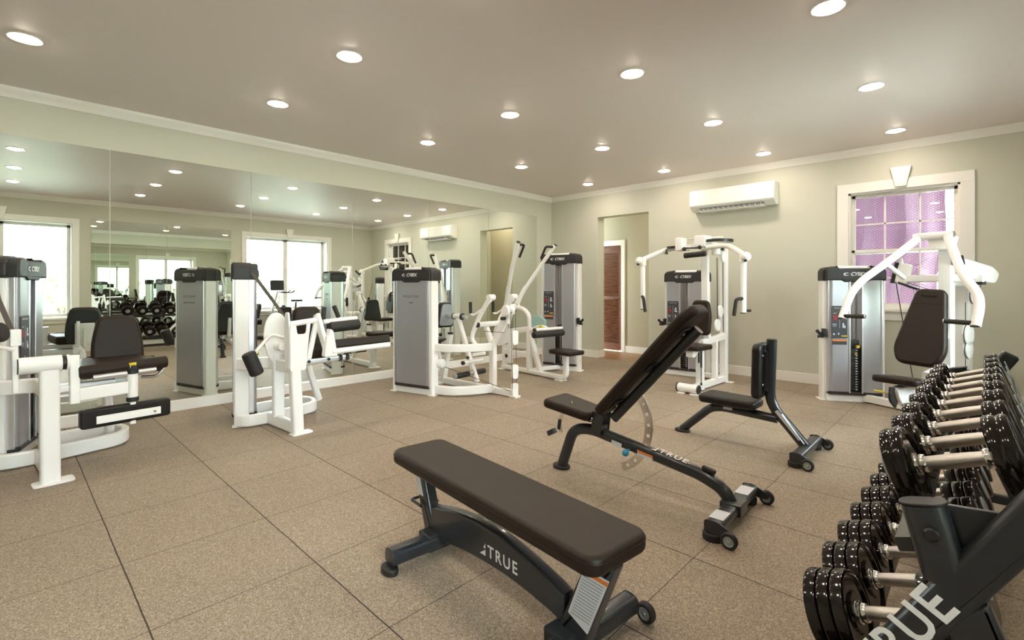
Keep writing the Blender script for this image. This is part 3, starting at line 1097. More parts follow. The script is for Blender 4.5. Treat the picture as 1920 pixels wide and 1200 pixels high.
    g.box((0, -0.20, 0.935), (0.05, 0.05, 0.10), bev=.006); g.tube([(0.0, -0.20, 0.86), (0.10, -0.30, 0.90)], 0.012)
    g.bar([(0.0, -0.20, 0.757), (0.0, -0.20, 0.60)], 0.03, 0.03, up=(0, 1, 0), r=.008)
    g.obj('counterweight_arm', WHITE, root)
    g = G(); roller(g, (0.06, -0.37, 0.955), (0.13, -0.255, 0.985), 0.058); g.obj('counterweight', RUBBER, root)
    g = G(); g.bar([(-0.65, -0.26, 1.36), (-0.50, -0.24, 1.16), (-0.20, -0.18, 0.90)], 0.028, 0.004, up=(1, 0, 0), r=.001); g.obj('belt', BELT, root)
    g = G()
    for yy in (-.10,): g.box((-0.650, -0.205, 1.365), (0.05, 0.07, 0.10), rot=(0, 0, 69), bev=.015)
    g.obj('belt_guide', CAP, root)


machine_leg_extension()


# ------------------------------------------------------------------ seated leg curl machine
def machine_leg_curl():
    root = thing('leg_curl_machine', 'white seated leg curl machine with two long rollers, second machine along the mirror', 'exercise machine', (-4.15, 1.745, 0), 4, 'white weight machines')
    tower(root, -0.88, -0.11, 159, sub='SEATED LEG CURL', holder=0)
    g = leg_base(root)
    g.bar([(-0.34, -0.035, 0.10), (-0.34, -0.035, 0.64)], 0.06, 0.10, up=(0, 1, 0), r=.02)
    g.bar([(-0.66, 0.52, 0.10), (-0.60, 0.36, 0.50), (-0.40, 0.30, 0.58)], 0.06, 0.06, up=(0, 1, 0), r=.02, fil=.06)
    g.box((-0.25, 0.14, 0.59), (0.44, 0.06, 0.05), bev=.01)
    g.obj('frame', WHITE, root)
    g = G()
    g.bar([(0.0, -0.028, 0.008), (0.0, -0.062, 0.66)], 0.075, 0.09, up=(0, 1, 0), r=.02)
    g.prism(fpoly([(-.05, -.08), (.05, -.08), (.05, .10), (-.05, .10)], .03), 0.012, MX((0, -.01, 0.006)), 0.003)
    g.obj('front_column', WHITE, root)
    # yoke plates
    g = G()
    g.prism(fpoly([(-.03, .56), (.04, .56), (.05, .85), (.02, 1.03), (-.03, 1.03), (-.05, .9)], .02), 0.016, MX((-.02, -.105, 0), (1, 0, 0), (0, 0, 1)), .003)
    g.prism(fpoly([(-.09, 0.54), (.045, 0.54), (.06, .72), (.085, .93), (.055, .93), (.045, .845), (-.03, .845), (-.04, .92), (-.09, .92)], [.02, .02, .02, .01, .01, .02, .02, .01, .01]), 0.016, MX((0.03, -.02, 0), (0, 1, 0), (0, 0, 1)), .003)
    g.tube([(0.0, -0.10, 0.93), (0.0, 0.16, 0.955)], 0.024)
    g.obj('yoke', WHITE, root)
    g = G()
    g.bar([(-0.02, 0.15, 1.0), (0.04, 0.16, 0.85), (0.08, 0.20, 0.66)], 0.075, 0.035, up=(0, 1, 0), r=.008)
    g.bar([(0.0, 0.15, 1.0), (0.0, 0.06, 0.60)], 0.045, 0.03, up=(1, 0, 0), r=.01)
    g.prism(fpoly([(.15, .64), (.27, .64), (.23, .86), (.20, .88), (.19, .82), (.17, .82)], .012), 0.06, MX((0.09, 0, 0), (0, 1, 0), (0, 0, 1)), .004)
    g.tube([(0.10, 0.22, 0.678), (0.10, 0.82, 0.685)], 0.026, n=20)
    lever = g.obj('lever_arm', WHITE, root)
    p = pad(root, 'ankle_pad', rrect(0.585, 0.09, 0.02), 0.075, MX((0.06, 0.545, 0.735), (0, 1, 0), (1, 0, 0.25)), LEATHER, .016)
    g = G(); g.tube([(0.0, 0.20, 0.935), (0.0, 0.53, 0.95)], 0.021, n=18); g.obj('thigh_bar', WHITE, root)
    g = G(); roller(g, (0.0, 0.25, 0.882), (0.0, 0.55, 0.894), 0.05); g.obj('thigh_roller', RUBBER, root)
    g = G()
    roller(g, (0.0, 0.20, 0.955), (-0.03, 0.225, 1.06), 0.020); roller(g, (-0.02, 0.36, 0.965), (-0.03, 0.32, 1.07), 0.020)
    g.obj('hand_grip', RUBBER, root)
    # cam wheel, strap and counterweight
    g = G()
    g.prism([(.105 * cos(a) * (1 + .15 * sin(a)), .225 * sin(a)) for a in [2 * pi * k / 36 for k in range(36)]], 0.02, MX((-0.34, -0.055, 0.79), (0, 1, 0), (0, 0, 1)), .004)
    g.cyl((-.33, -.05, .72), (-.22, -.05, .72), .035)
    cam_ = g.obj('cam_wheel', WHITE, root)
    g = G()
    g.bar([(-0.59, -0.16, 1.375), (-0.42, -0.02, 1.08), (-0.33, 0.03, 0.95), (-0.32, 0.05, 0.78)], 0.03, 0.006, up=(1, 0, 0), r=.001, fil=.12); g.obj('belt', BELT, root)
    g = G(); g.prism(fpoly([(-.06, -.07), (.05, -.07), (.06, .0), (.03, .06), (-.06, .06)], .03), 0.05, MX((-0.605, -0.15, 1.375), (.3, .95, 0), (0, 0, 1)), .008); g.obj('belt_guide', CAP, root)
    g = G(); g.tube([(-.22, -.04, .80), (-.20, -.16, .84), (-.20, -.29, .70), (-.20, -.30, .63)], .014, .03); g.box((-.165, -.305, .60), (.012, .06, .08), rot=(20, 0, 0)); g.obj('counterweight_arm', WHITE, cam_)
    g = G(); roller(g, (-.20, -.345, .70), (-.19, -.275, .515), .055); g.obj('counterweight', RUBBER, root)
    # seat and back pads
    g = G(); g.bar([(0.02, 0.0, 0.60), (0.02, 0.42, 0.605)], 0.03, 0.05, r=.01); sb = g.obj('seat_rail', ALU, root)
    g = G()
    g.cyl((.02, .335, .605), (.02, .36, .605), .032); g.cyl((.02, .40, .605), (.02, .43, .605), .03)
    for yy in (.05, .23): g.cyl((.035, yy, .607), (.05, yy, .607), .013)
    g.obj('collar', BLACK, sb)
    so = fpoly([(0.0, -.02), (0.0, .30), (-.46, .40), (-.46, .10)], .05)
    pad(root, 'seat', so, 0.085, MX((0, 0, 0.66)), LEATHER, .028)
    m = MX((-0.47, 0.30, 0.86), (0, 1, 0), (-0.15, 0, 1))
    bo = fpoly([(-.15, -.20), (.15, -.20), (.15, 0.0), (.12, .19), (-.12, .19), (-.15, 0.0)], [.05, .05, .06, .06, .06, .06])
    b = pad(root, 'back_pad', bo, 0.07, m, LEATHER, .025)
    g = G(); g.prism([(p_[0] * .92, p_[1] * .94) for p_ in bo], 0.03, m @ Matrix.Translation((0, 0, -0.048)), .008); g.obj('back_shell', BLACK, b)
    g = G(); g.bar([(-0.50, 0.30, 0.60), (-0.53, 0.30, 0.84)], .06, .04, up=(0, 1, 0)); g.obj('back_bracket', WHITE, b)


machine_leg_curl()


# ------------------------------------------------------------------ row machine
def machine_row():
    root = thing('row_machine', 'white seated row machine with grey backed chest pad, its silver tower showing its plain rear', 'exercise machine', (-4.5, 3.9, 0), 2, 'white weight machines')
    tower(root, -0.30, -0.53, 192, sub='ROW', holder=0)
    g = G()
    lp = [(-.05, -.48), (.16, -.44), (.36, -.20), (.42, .02)]
    g.bar([(x, y, .065) for x, y in lp], .05, .10, fil=.14)
    g.bar([(x, y, .545) for x, y in lp], .05, .09, fil=.14)
    g.bar([(-.52, .02, .045), (.70, .03, .045)], .06, .08)
    g.bar([(.42, .02, .05), (.42, .02, .62)], .07, .07, up=(0, 1, 0))
    g.bar([(-.46, .02, .05), (-.33, .02, .64)], .06, .07, up=(0, 1, 0))
    g.bar([(-.60, .02, .46), (-.36, .02, .55)], .05, .05)
    g.box((-.50, .02, .008), (.12, .16, .016), bev=.004)
    g.obj('frame', WHITE, root)
    g = G(); g.cyl((-.33, .02, .64), (-.33, .02, .665), .035); g.obj('adjustment_knob', BLACK, root)
    g = G()
    g.bar([(.16, .02, .10), (.03, .02, .36), (-.18, .02, .845)], .06, .06, up=(0, 1, 0), r=.02)
    g.tube([(-.25, .02, .87), (-.12, .02, .87)], .036, n=18)
    cp = g.obj('chest_post', WHITE, root)
    g = G(); g.tube([(-.38, .02, .87), (-.02, .02, .87)], .024, n=18); g.obj('sliding_tube', ALU, cp)
    g = G(); g.cyl((-.12, .02, .87), (-.095, .02, .87), .042); g.cyl((-.265, .02, .87), (-.25, .02, .87), .042); g.obj('collar', BLACK, cp)
    m = MX((-.44, .02, .89), (0, -1, 0), (0.05, 0, 1))
    co = fpoly([(-.14, -.17), (.14, -.17), (.09, .15), (-.09, .15)], [.06, .06, .05, .05])
    c = pad(root, 'chest_pad', co, .07, m, LEATHB, .02, False)
    g = G(); g.prism([(x * .84, y * .86) for x, y in co], .012, MX((-.40, .02, .89), (0, 1, 0), (0.05, 0, 1)), .003); g.obj('back_plate', GREYP, c)
    pad(root, 'seat', fpoly([(-.85, -.15), (-.48, -.13), (-.48, .17), (-.85, .19)], .06), .07, MX((0, 0, .53)), LEATHER, .025)
    g = G(); g.bar([(-.66, .02, .50), (-.60, .02, .46), (-.46, .02, .10)], .06, .05, up=(0, 1, 0)); g.obj('seat_post', WHITE, root)
    # foot rests
    g = G(); roller(g, (.10, -.27, .20), (.10, -.06, .203), .033); roller(g, (.10, 0.0, .204), (.10, .20, .208), .033); g.obj('foot_roller', RUBBER, root)
    g = G(); g.cyl((.10, -.285, .20), (.10, -.268, .20), .031); g.cyl((.10, -.07, .204), (.10, .01, .204), .036); g.obj('end_disc', STEEL, root)
    g = G(); g.tube([(.12, -.16, .345), (.12, .14, .35)], .020); g.tube([(.20, -.10, .44), (.20, .10, .44)], .022); g.obj('cross_tube', WHITE, root)
    g = G(); g.cyl((.12, -.19, .345), (.12, -.16, .345), .024); g.ball((.12, -.10, .40), .02); g.obj('tube_cap', BLACK, root)
    # swinging arms
    for s, yo in ((0, -.11), (1, .27)):
        g = G()
        g.bar([(.27, yo, .56), (.20, yo, .62), (.22, yo, .70), (.33, yo, .90), (.50, yo, 1.12)], .05, .045, up=(0, 1, 0), r=.018, fil=.07)
        g.tube([(.50, yo - .03, 1.12), (.50, yo + .06, 1.12)], .034, n=16)
        g.tube([(.47, yo + .05, 1.08), (.34, yo + .05, .99), (.20, yo + .03, .905), (.17, yo + .01, .92)], .012, .04)
        a = g.obj('arm', WHITE, root)
        g = G(); roller(g, (.17, yo + .01, .925), (.165, yo + .01, 1.06), .019); g.obj('hand_grip', RUBBER, a)
    g = G()
    g.tube([(.30, -.10, .80), (.30, .30, .80)], .030, n=18)
    g.bar([(.42, .02, .55), (.26, .05, .80)], .05, .06, up=(0, 1, 0), r=.012)
    g.prism(fpoly([(.36, .55), (.46, .56), (.70, 1.0), (.60, 1.04)], .03), .03, MX((0, .05, 0), (1, 0, 0), (0, 0, 1)), .004)
    g.prism(fpoly([(.42, .54), (.66, .62), (.64, .73), (.46, .68)], .03), .02, MX((0, .10, 0), (1, 0, 0), (0, 0, 1)), .004)
    g.cyl((.62, .0, .97), (.62, .13, .97), .055)
    g.obj('pivot_plate', WHITE, root)
    g = G(); g.cyl((.30, -.125, .80), (.30, -.10, .80), .033); g.cyl((.62, .055, .97), (.62, .07, .97), .058); g.cyl((.60, -.03, .88), (.60, .03, .88), .02); g.obj('tube_cap', BLACK, root)
    # pulleys on the right with their cables
    for z in (.68, .30, .09):
        g = G()
        g.prism(fpoly([(-.035, -.09), (.035, -.09), (.04, .07), (-.04, .07)], .03), .035, MX((.74, .04, z), (.3, 1, 0), (0, 0, 1)), .004)
        b = g.obj('pulley_block', WHITE, root)
        g = G(); g.cyl((.700, .064, z + .03), (.706, .088, z + .03), .036); g.obj('pulley_wheel', BLACK, b)
    g = G(); g.box((.74, .04, .012), (.10, .09, .024), bev=.005); g.obj('foot_plate', WHITE, root)
    g = G()
    for yy in (-.005, .07): g.tube([(.745, yy, .10), (.72, yy, .98)], .0028, n=6)
    g.tube([(-.02, -.42, .34), (.70, .0, .075)], .0035, n=6); g.tube([(.32, -.03, .72), (.60, .02, .72)], .003, n=6)
    g.obj('cable', CABLE, root)
    g = G(); g.cyl((-.05, -.44, .36), (.05, -.41, .36), .05, bev=.01); g.obj('pulley_cover', WHITE, root)


machine_row()


# ------------------------------------------------------------------ lat pulldown machine
def machine_pulldown():
    root = thing('lat_pulldown_machine', 'white lat pulldown machine with two tall curved arms and the tallest tower', 'exercise machine', (-4.6, 5.15, 0), -5, 'white weight machines')
    tower(root, 0.03, 0.62, 21.5, H=1.73, W=.60, holder=1)
    g = G()
    g.bar([(-.58, 0, .045), (.66, 0, .045), (.70, 0, .10), (.70, 0, .34)], .065, .07, up=(0, 1, 0), fil=.16, r=.02)
    g.box((-.56, 0, .008), (.12, .16, .016), bev=.004); g.box((.60, 0, .008), (.12, .13, .016), bev=.004)
    g.bar([(-.54, 0, .05), (-.54, 0, .58)], .06, .07, up=(0, 1, 0))
    g.bar([(0, 0, .05), (0, 0, .66)], .07, .07, up=(0, 1, 0))
    g.bar([(.02, 0, .56), (.20, .02, .05)], .06, .07, up=(0, 1, 0))
    g.bar([(-.56, 0, .27), (0, 0, .27)], .05, .08); g.bar([(-.52, 0, .56), (0, 0, .64)], .05, .08)
    g.bar([(0, .30, .05), (0, 0, .05)], .05, .06); g.bar([(.06, .62, .05), (0, .28, .05)], .05, .06)
    g.tube([(-.36, 0, .93), (-.14, 0, .93), (0, 0, .84), (.01, 0, .62)], .032, .12, n=16)
    g.bar([(-.36, 0, .95), (-.50, 0, .56)], .05, .06, up=(0, 1, 0))
    g.obj('frame', WHITE, root)
    so = fpoly([(-.21, -.13), (.21, -.16), (.21, .16), (-.21, .13)], .06)
    s = pad(root, 'seat', so, .055, MX((.69, 0, .385)), LEATHER, .02)
    g = G(); g.bar([(.02, 0, .63), (.25, 0, .70), (.37, 0, .66)], .045, .05, up=(0, 1, 0), fil=.06); g.tube([(.38, -.25, .665), (.38, .26, .665)], .022, n=16); g.obj('thigh_bar', WHITE, root)
    g = G(); roller(g, (.385, -.29, .602), (.385, .28, .602), .045); g.obj('thigh_roller', RUBBER, root)
    g = G(); g.cyl((.38, -.275, .665), (.38, -.25, .665), .026); g.obj('tube_cap', BLACK, root)
    g = G(); g.cyl((.30, -.05, .70), (.30, -.085, .70), .02); g.obj('release_knob', YELLOW, root)
    g = G(); g.prism(fpoly([(.05, .66), (.30, .66), (.30, .78), (.20, .84), (.05, .84)], .03), .05, MX((0, .02, 0), (1, 0, 0), (0, 0, 1)), .006); g.obj('cover_shield', FILM, root)
    g = G(); g.cyl((-.38, -.13, .93), (-.38, .13, .93), .055); g.bar([(-.38, -.10, .95), (-.36, -.10, .70)], .03, .08, up=(0, 1, 0)); h = g.obj('pivot_hub', WHITE, root)
    g = G(); g.cyl((-.38, -.075, .93), (-.38, -.06, .93), .058); g.cyl((-.38, .06, .93), (-.38, .075, .93), .058); g.cyl((-.36, -.16, .86), (-.36, -.12, .86), .022); g.obj('hub_band', BLACK, h)
    for s_ in (-1, 1):
        g = G()
        g.tube([(-.38, s_ * .10, .95), (-.30, s_ * .14, 1.15), (-.06, s_ * .27, 1.53), (.16, s_ * .355, 1.835)], .028, .25, n=16)
        g.tube([(-.39, s_ * .10, .98), (-.255, s_ * .165, 1.235)], .033, n=16)
        a = g.obj('arm', WHITE, root)
        g = G(); g.cyl((.16, s_ * .355, 1.83), (.168, s_ * .358, 1.845), .029); g.obj('tube_cap', BLACK, a)
        g = G(); g.tube([(.14, s_ * .345, 1.81), (.12, s_ * .21, 1.81), (.02, s_ * .21, 1.645)], .017, .035, n=14); g.obj('hand_grip', RUBBER, a)
    g = G(); g.tube([(-.33, -.02, .93), (-.33, -.02, .30)], .003, n=6); g.tube([(-.43, -.02, .93), (-.43, -.02, .30)], .003, n=6); g.obj('cable', CABLE, root)
    for z in (.42, .22):
        g = G(); g.prism(fpoly([(-.05, -.10), (.05, -.10), (.05, .10), (-.05, .10)], .02), .04, MX((-.38, -.04, z), (1, 0, 0), (0, 0, 1)), .004)
        b = g.obj('pulley_block', WHITE, root)
        g = G(); g.cyl((-.43, -.065, z), (-.43, -.035, z), .03); g.obj('pulley_wheel', BLACK, b)


machine_pulldown()


# ------------------------------------------------------------------ fly machine
def machine_fly():
    root = thing('chest_fly_machine', 'white chest fly machine with wide spread arms hanging down, below the air conditioner', 'exercise machine', (-2.42, 5.90, 0), -1.6, 'white weight machines')
    tower(root, -0.56, 0.70, 6.6, holder=-1)
    g = G()
    g.bar([(0, -.40, .05), (0, .60, .05)], .06, .08); g.bar([(0, -.10, .56), (0, .60, .60)], .06, .08)
    g.bar([(0, .58, .01), (0, .58, 1.74)], .09, .08, up=(0, 1, 0)); g.bar([(0, .30, .05), (0, .30, .60)], .07, .06, up=(0, 1, 0))
    g.bar([(0, .04, .70), (0, .02, 1.70)], .085, .06, up=(0, 1, 0)); g.bar([(0, .10, .60), (0, .04, .74)], .07, .07, up=(0, 1, 0))
    g.bar([(0, -.20, 1.76), (0, .60, 1.76)], .08, .06)
    g.bar([(0, .58, .05), (-.30, .66, .05)], .05, .07)
    g.box((.06, .60, .006), (.10, .10, .012)); g.box((-.02, -.20, .66), (.02, .02, .12))
    g.obj('frame', WHITE, root)
    g = G(); g.bar([(0, -.12, .01), (0, -.12, .50)], .09, .06, up=(0, 1, 0)); sp = g.obj('seat_post', WHITE, root)
    g = G(); g.box((.0, -.152, .40), (.02, .004, .14)); g.obj('height_slot', BLACK, sp)
    g = G(); g.cyl((-.13, -.41, .065), (.11, -.41, .065), .05, bev=.008); g.box((-.08, -.41, .008), (.08, .12, .016)); g.box((.07, -.41, .008), (.08, .12, .016)); fr = g.obj('foot_rest', WHITE, root)
    g = G(); g.cyl((-.142, -.41, .065), (-.13, -.41, .065), .052); g.cyl((.11, -.41, .065), (.122, -.41, .065), .052); g.obj('end_cap', BLACK, fr)
    so = fpoly([(-.14, -.20), (.14, -.20), (.17, .16), (-.17, .16)], .06)
    s = pad(root, 'seat', so, .06, MX((0, -.28, .535)), LEATHER, .02)
    g = G(); g.prism(fpoly([(-.40, .42), (-.34, .42), (-.20, .49), (-.05, .50), (-.05, .54), (-.40, .50)], .02), .08, MX((0, 0, 0), (0, 1, 0), (0, 0, 1)), .004); g.obj('seat_bracket', WHITE, s)
    g = G(); g.tube([(.06, -.22, .50), (.06, -.22, .29)], .011); g.tube([(.06, -.22, .29), (.06, -.22, .10)], .005, n=8); g.cyl((.06, -.22, .08), (.06, -.22, .11), .012); g.obj('gas_strut', BLACK, s)
    m = MX((-.005, -.09, .87), (1, 0, 0), (0, 0.10, 1))
    bo = fpoly([(-.12, -.21), (.12, -.21), (.13, 0.02), (.095, .205), (-.095, .205), (-.13, .02)], [.05, .05, .06, .05, .05, .06])
    pad(root, 'back_pad', bo, .07, m, LEATHER, .025)
    g = G(); roller(g, (-.13, -.26, 1.61), (.13, -.26, 1.625), .032); hp = g.obj('top_grip', RUBBER, root)
    g = G(); g.tube([(-.10, -.28, 1.70), (.08, -.28, 1.69)], .009); g.ball((-.12, -.28, 1.69), .024); g.ball((.07, -.28, 1.70), .024); g.obj('link_rod', BLACK, root)
    g = G()
    g.box((-.19, -.22, 1.75), (.09, .16, .16), bev=.02); g.box((.03, -.10, 1.78), (.14, .22, .14), bev=.02)
    g.box((0, .0, 1.83), (.42, .10, .012)); g.box((-.12, -.05, 1.74), (.30, .03, .05)); g.cyl((.17, .10, 1.60), (.20, .10, 1.60), .065); g.cyl((.16, -.05, 1.62), (.16, -.05, 1.70), .05)
    g.obj('top_housing', WHITE, root)
    # cams with black belt rims
    for cx, cy, r, a0, a1 in ((.19, -.04, .155, -170, 100), (-.28, -.16, .11, 80, 290)):
        g = G(); pts = [(cx, cy)] + [(cx + r * cos(R(a)), cy + r * sin(R(a))) for a in range(a0, a1 + 1, 15)]
        g.prism(pts, .012, MX((0, 0, 1.775 if cx > 0 else 1.72)), .002); c = g.obj('cam_plate', WHITE, root)
        g = G(); g.bar([(cx + r * cos(R(a)), cy + r * sin(R(a)), 1.78 if cx > 0 else 1.72) for a in range(a0, a1 + 1, 15)], .012, .032, r=.003); g.obj('cam_belt', BLACK, c)
    g = G()
    for q in ((-.36, -.26, 1.64), (.29, -.18, 1.66)): g.lathe([(0, 0), (.022, 0), (.010, .03), (.008, .06), (0, .06)], Matrix.Translation(q))
    g.obj('release_knob', BLACK, root)
    for s_ in (-1, 1):
        g = G()
        g.tube([(s_ * .10, -.16, 1.70), (s_ * .34, -.18, 1.72), (s_ * .50, -.30, 1.64), (s_ * .61, -.40, 1.575)], .030, .12, n=16)
        g.ball((s_ * .635, -.42, 1.56), .052); g.cyl((s_ * .60, -.40, 1.50), (s_ * .60, -.40, 1.60), .038)
        g.tube([(s_ * .605, -.40, 1.56), (s_ * .60, -.40, .965)], .031, n=18)
        a = g.obj('arm', WHITE, root)
        g = G(); g.cyl((s_ * .60, -.40, .955), (s_ * .60, -.40, .968), .030); g.ball((s_ * .64, -.45, 1.52), .018); g.obj('tube_cap', BLACK, a)
        g = G(); g.tube([(s_ * .60, -.42, 1.115), (s_ * .555, -.47, 1.11), (s_ * .53, -.47, .93)], .019, .035, n=14); g.tube([(s_ * .62, -.38, .985), (s_ * .655, -.34, .985)], .014); g.obj('hand_grip', RUBBER, a)
    g = G(); g.bar([(.045, .26, 1.60), (.045, .28, .70)], .004, .02, up=(0, 1, 0), r=.001); g.bar([(.05, .42, 1.75), (.05, .44, .66)], .004, .02, up=(0, 1, 0), r=.001); g.obj('belt', CABLE, root)
    for z, yy in ((.93, .36), (.76, .28)):
        g = G(); g.cyl((.03, yy, z), (.055, yy, z), .075); g.obj('pulley_wheel', WHITE, root)


machine_fly()


# ------------------------------------------------------------------ chest press machine
def machine_press():
    root = thing('chest_press_machine', 'white chest press machine with tall dark back pad in front of the lilac window', 'exercise machine', (-0.448, 5.46, 0), -17, 'white weight machines')
    # world centre of tower (-1.01, 6.40), rotation 31 in world
    c, s = cos(R(17)), sin(R(17))
    dx, dy = -1.01 + .448, 6.40 - 5.46
    tower(root, c * dx - s * dy, s * dx + c * dy, 48, holder=-1)
    g = G()
    g.bar([(.05, .60, .01), (.05, .60, 1.60)], .10, .09, up=(0, 1, 0)); g.bar([(.05, .98, .01), (.05, .98, 1.36)], .11, .09, up=(0, 1, 0))
    g.bar([(.05, -.25, .05), (.05, 1.0, .05)], .06, .08); g.bar([(.04, .62, 1.29), (.05, 1.0, 1.29)], .06, .08)
    g.bar([(-.80, .78, .05), (.02, .66, .05)], .06, .08); g.bar([(.05, .20, .45), (.05, .60, .50)], .07, .07)
    g.bar([(.05, -.02, .05), (.05, .30, .46)], .07, .07, up=(1, 0, 0)); g.bar([(-.30, .62, 1.32), (.30, .62, 1.32)], .05, .07)
    g.box((.05, -.20, .008), (.18, .10, .016)); g.box((.05, 1.02, .008), (.18, .12, .016))
    g.prism(fpoly([(-.07, 1.58), (.07, 1.58), (.10, 1.70), (-.10, 1.70)], .02), .12, MX((.05, .52, 0), (1, 0, 0), (0, 0, 1)), .01)
    g.obj('frame', WHITE, root)
    g = G(); g.tube([(-.14, .45, 1.705), (.15, .45, 1.71)], .034, n=20); tb = g.obj('top_axle', WHITE, root)
    g = G(); g.cyl((.15, .45, 1.71), (.157, .45, 1.71), .030); g.obj('axle_end', STEEL, tb)
    for s_, pts in ((-1, [(-.10, .45, 1.70), (-.27, .22, 1.46), (-.46, 0.03, 1.24), (-.49, -.10, .94)]), (1, [(.11, .45, 1.70), (.32, .12, 1.34), (.475, .0, 1.16), (.47, -.10, .935)])):
        g = G(); g.tube(pts, .034, .16, n=18)
        q = V(pts[1])
        g.tube([q, (q.x - s_ * .02, q.y + .30, 1.33)], .022, n=14)
        a = g.obj('press_arm', WHITE, root)
        e = V(pts[-1])
        g = G(); g.cyl(e, e + V((0, 0, -.006)), .032); g.tube([e + V((-s_ * .02, 0, .025)), e + V((-s_ * .19, 0, .03))], .019, n=16); g.obj('hand_grip', RUBBER, a)
        g = G(); g.cyl(e + V((-s_ * .19, 0, .03)), e + V((-s_ * .197, 0, .03)), .020); g.obj('grip_end', STEEL, a)
    # linkage boxes behind
    g = G(); g.prism(fpoly([(0, 1.32), (.30, 1.27), (.34, 1.36), (.28, 1.42), (.0, 1.50)], .03), .13, MX((.11, .66, 0), (.5, 1, 0), (0, 0, 1)), .01)
    g.tube([(.12, .60, 1.47), (.24, .94, 1.39)], .045); g.obj('lever_housing', WHITE, root)
    g = G(); g.box((.15, .54, 1.48), (.09, .02, .09), rot=(30, 0, 0)); g.box((.25, .72, 1.275), (.05, .10, .03)); g.obj('housing_trim', BLACK, root)
    g = G(); g.box((-.29, .62, 1.37), (.12, .05, .20), rot=(0, 12, 0), bev=.03); g.tube([(-.30, .62, 1.42), (-.31, .60, 1.52)], .018); ll = g.obj('link_bracket', WHITE, root)
    g = G(); g.box((-.36, .62, 1.38), (.026, .06, .21), rot=(0, 12, 0)); g.box((-.25, .62, 1.25), (.17, .055, .022), rot=(0, 22, 0)); g.box((-.27, .54, 1.57), (.17, .035, .03), rot=(0, -38, 0)); g.obj('belt_rim', BLACK, ll)
    for (q, r) in (((.14, .86, 1.16), .075), ((.13, .78, .80), .10), ((.13, .78, .66), .08)):
        g = G(); g.cyl(q, (q[0] + .03, q[1], q[2]), r); b = g.obj('pulley_guard', WHITE, root)
        g = G(); g.cyl((q[0] + .012, q[1], q[2]), (q[0] + .02, q[1], q[2]), r + .004); g.obj('belt_rim', BLACK, b)
    g = G(); g.tube([(-.26, .62, 1.28), (.05, .62, 1.17)], .003, n=6); g.tube([(.17, .88, 1.15), (.22, .85, 1.28)], .003, n=6); g.tube([(.12, .80, 1.10), (.12, .80, .1)], .003, n=6)
    g.tube([(-.46, .86, 1.32), (-.22, .72, .10)], .005, n=6); g.obj('cable', CABLE, root)
    # pads
    m = MX((.06, .15, .92), (1, 0, -.05), (.05, .34, 1))
    bo = fpoly([(-.14, -.38), (.14, -.38), (.19, -.25), (.155, -.02), (.105, .31), (-.105, .31), (-.155, -0.02), (-.19, -.25)], [.06, .06, .09, .12, .05, .05, .12, .09])
    b = pad(root, 'back_pad', bo, .085, m, LEATHER, .028)
    g = G(); g.tube([m @ V((-.118, .17, .0435)), m @ V((.118, .17, .0435))], .002, n=6)
    roller(g, m @ V((-.055, .245, .036)), m @ V((.055, .245, .036)), .014)
    g.obj('headrest_crease', LEATHER, b)
    g = G(); g.bar([(.05, .16, .60), (.05, .24, 1.0)], .08, .05, up=(0, 1, 0)); g.box((.15, .20, .86), (.06, .04, .20), bev=.01); g.box((.05, .42, .80), (.06, .36, .06)); bk = g.obj('pad_bracket', WHITE, b)
    g = G(); g.cyl((.19, .14, .87), (.19, .115, .87), .022); g.obj('release_knob', YELLOW, b)
    so = fpoly([(-.17, -.20), (.17, -.20), (.17, .16), (-.17, .16)], .06)
    st = pad(root, 'seat', so, .06, MX((.03, -.16, .445), (1, 0, 0), (0, 1, -.10)), LEATHER, .022)
    g = G(); g.prism(fpoly([(-.36, .40), (-.16, .41), (-.02, .38), (.02, .22), (-.10, .20), (-.30, .28)], .05), .07, MX((.03, 0, 0), (0, 1, 0), (0, 0, 1)), .008); sb = g.obj('seat_bracket', WHITE, st)
    g = G(); g.bar([(.03, -.36, .405), (.03, -.38, .33), (.03, -.30, .27)], .09, .02, up=(1, 0, 0), r=.006, fil=.03); g.obj('bracket_rim', BLACK, st)
    g = G(); g.tube([(-.02, -.37, .36), (-.10, -.37, .36)], .008); g.obj('seat_lever', YELLOW, st)


machine_press()


# ------------------------------------------------------------------ benches
def true_mark(size, m, parent, tri=True):
    txt('lettering', 'TRUE', size, m, PRINTW, parent, bold=size * .012, space=1.25)
    if tri:
        g = G()
        k = size
        for poly in ([(-.62, -.36), (-.05, -.36), (-.05, .02)], [(-.05, .08), (-.05, .40), (-.27, .08)]):
            pl = [(x * k - 1.55 * k, y * k) for x, y in poly]
            v = [g.bm.verts.new(m @ V((x, y, 0.0006))) for x, y in pl]
            g.bm.faces.new(v)
        g.obj('logo_mark', PRINTW, parent)


def wheel(root, c, ax, r=.038, w=.028):
    c, ax = V(c), V(ax).normalized()
    x = ax.orthogonal().normalized()
    m = MX(c - ax * w / 2, x, ax.cross(x))
    g = G(); g.lathe([(r * .62, 0), (r * .86, 0), (r, w * .25), (r, w * .75), (r * .86, w), (r * .62, w)], m, 32)
    g.lathe([(r * .62, w), (r * .62, 0)], m, 32)
    t = g.obj('wheel', RUBBER, root)
    g = G(); g.lathe([(0, w * .08), (r * .30, w * .08), (r * .34, w * .2), (r * .52, w * .2), (r * .62, w * .05), (r * .62, w * .95), (r * .52, w * .8), (r * .34, w * .8), (r * .30, w * .92), (0, w * .92)], m, 32)
    g.obj('wheel_hub', GREYP, t)
    g = G(); g.cyl(c - ax * w * .6, c + ax * w * .6, r * .16, 12); g.obj('axle_bolt', CHROME, t)
    return t


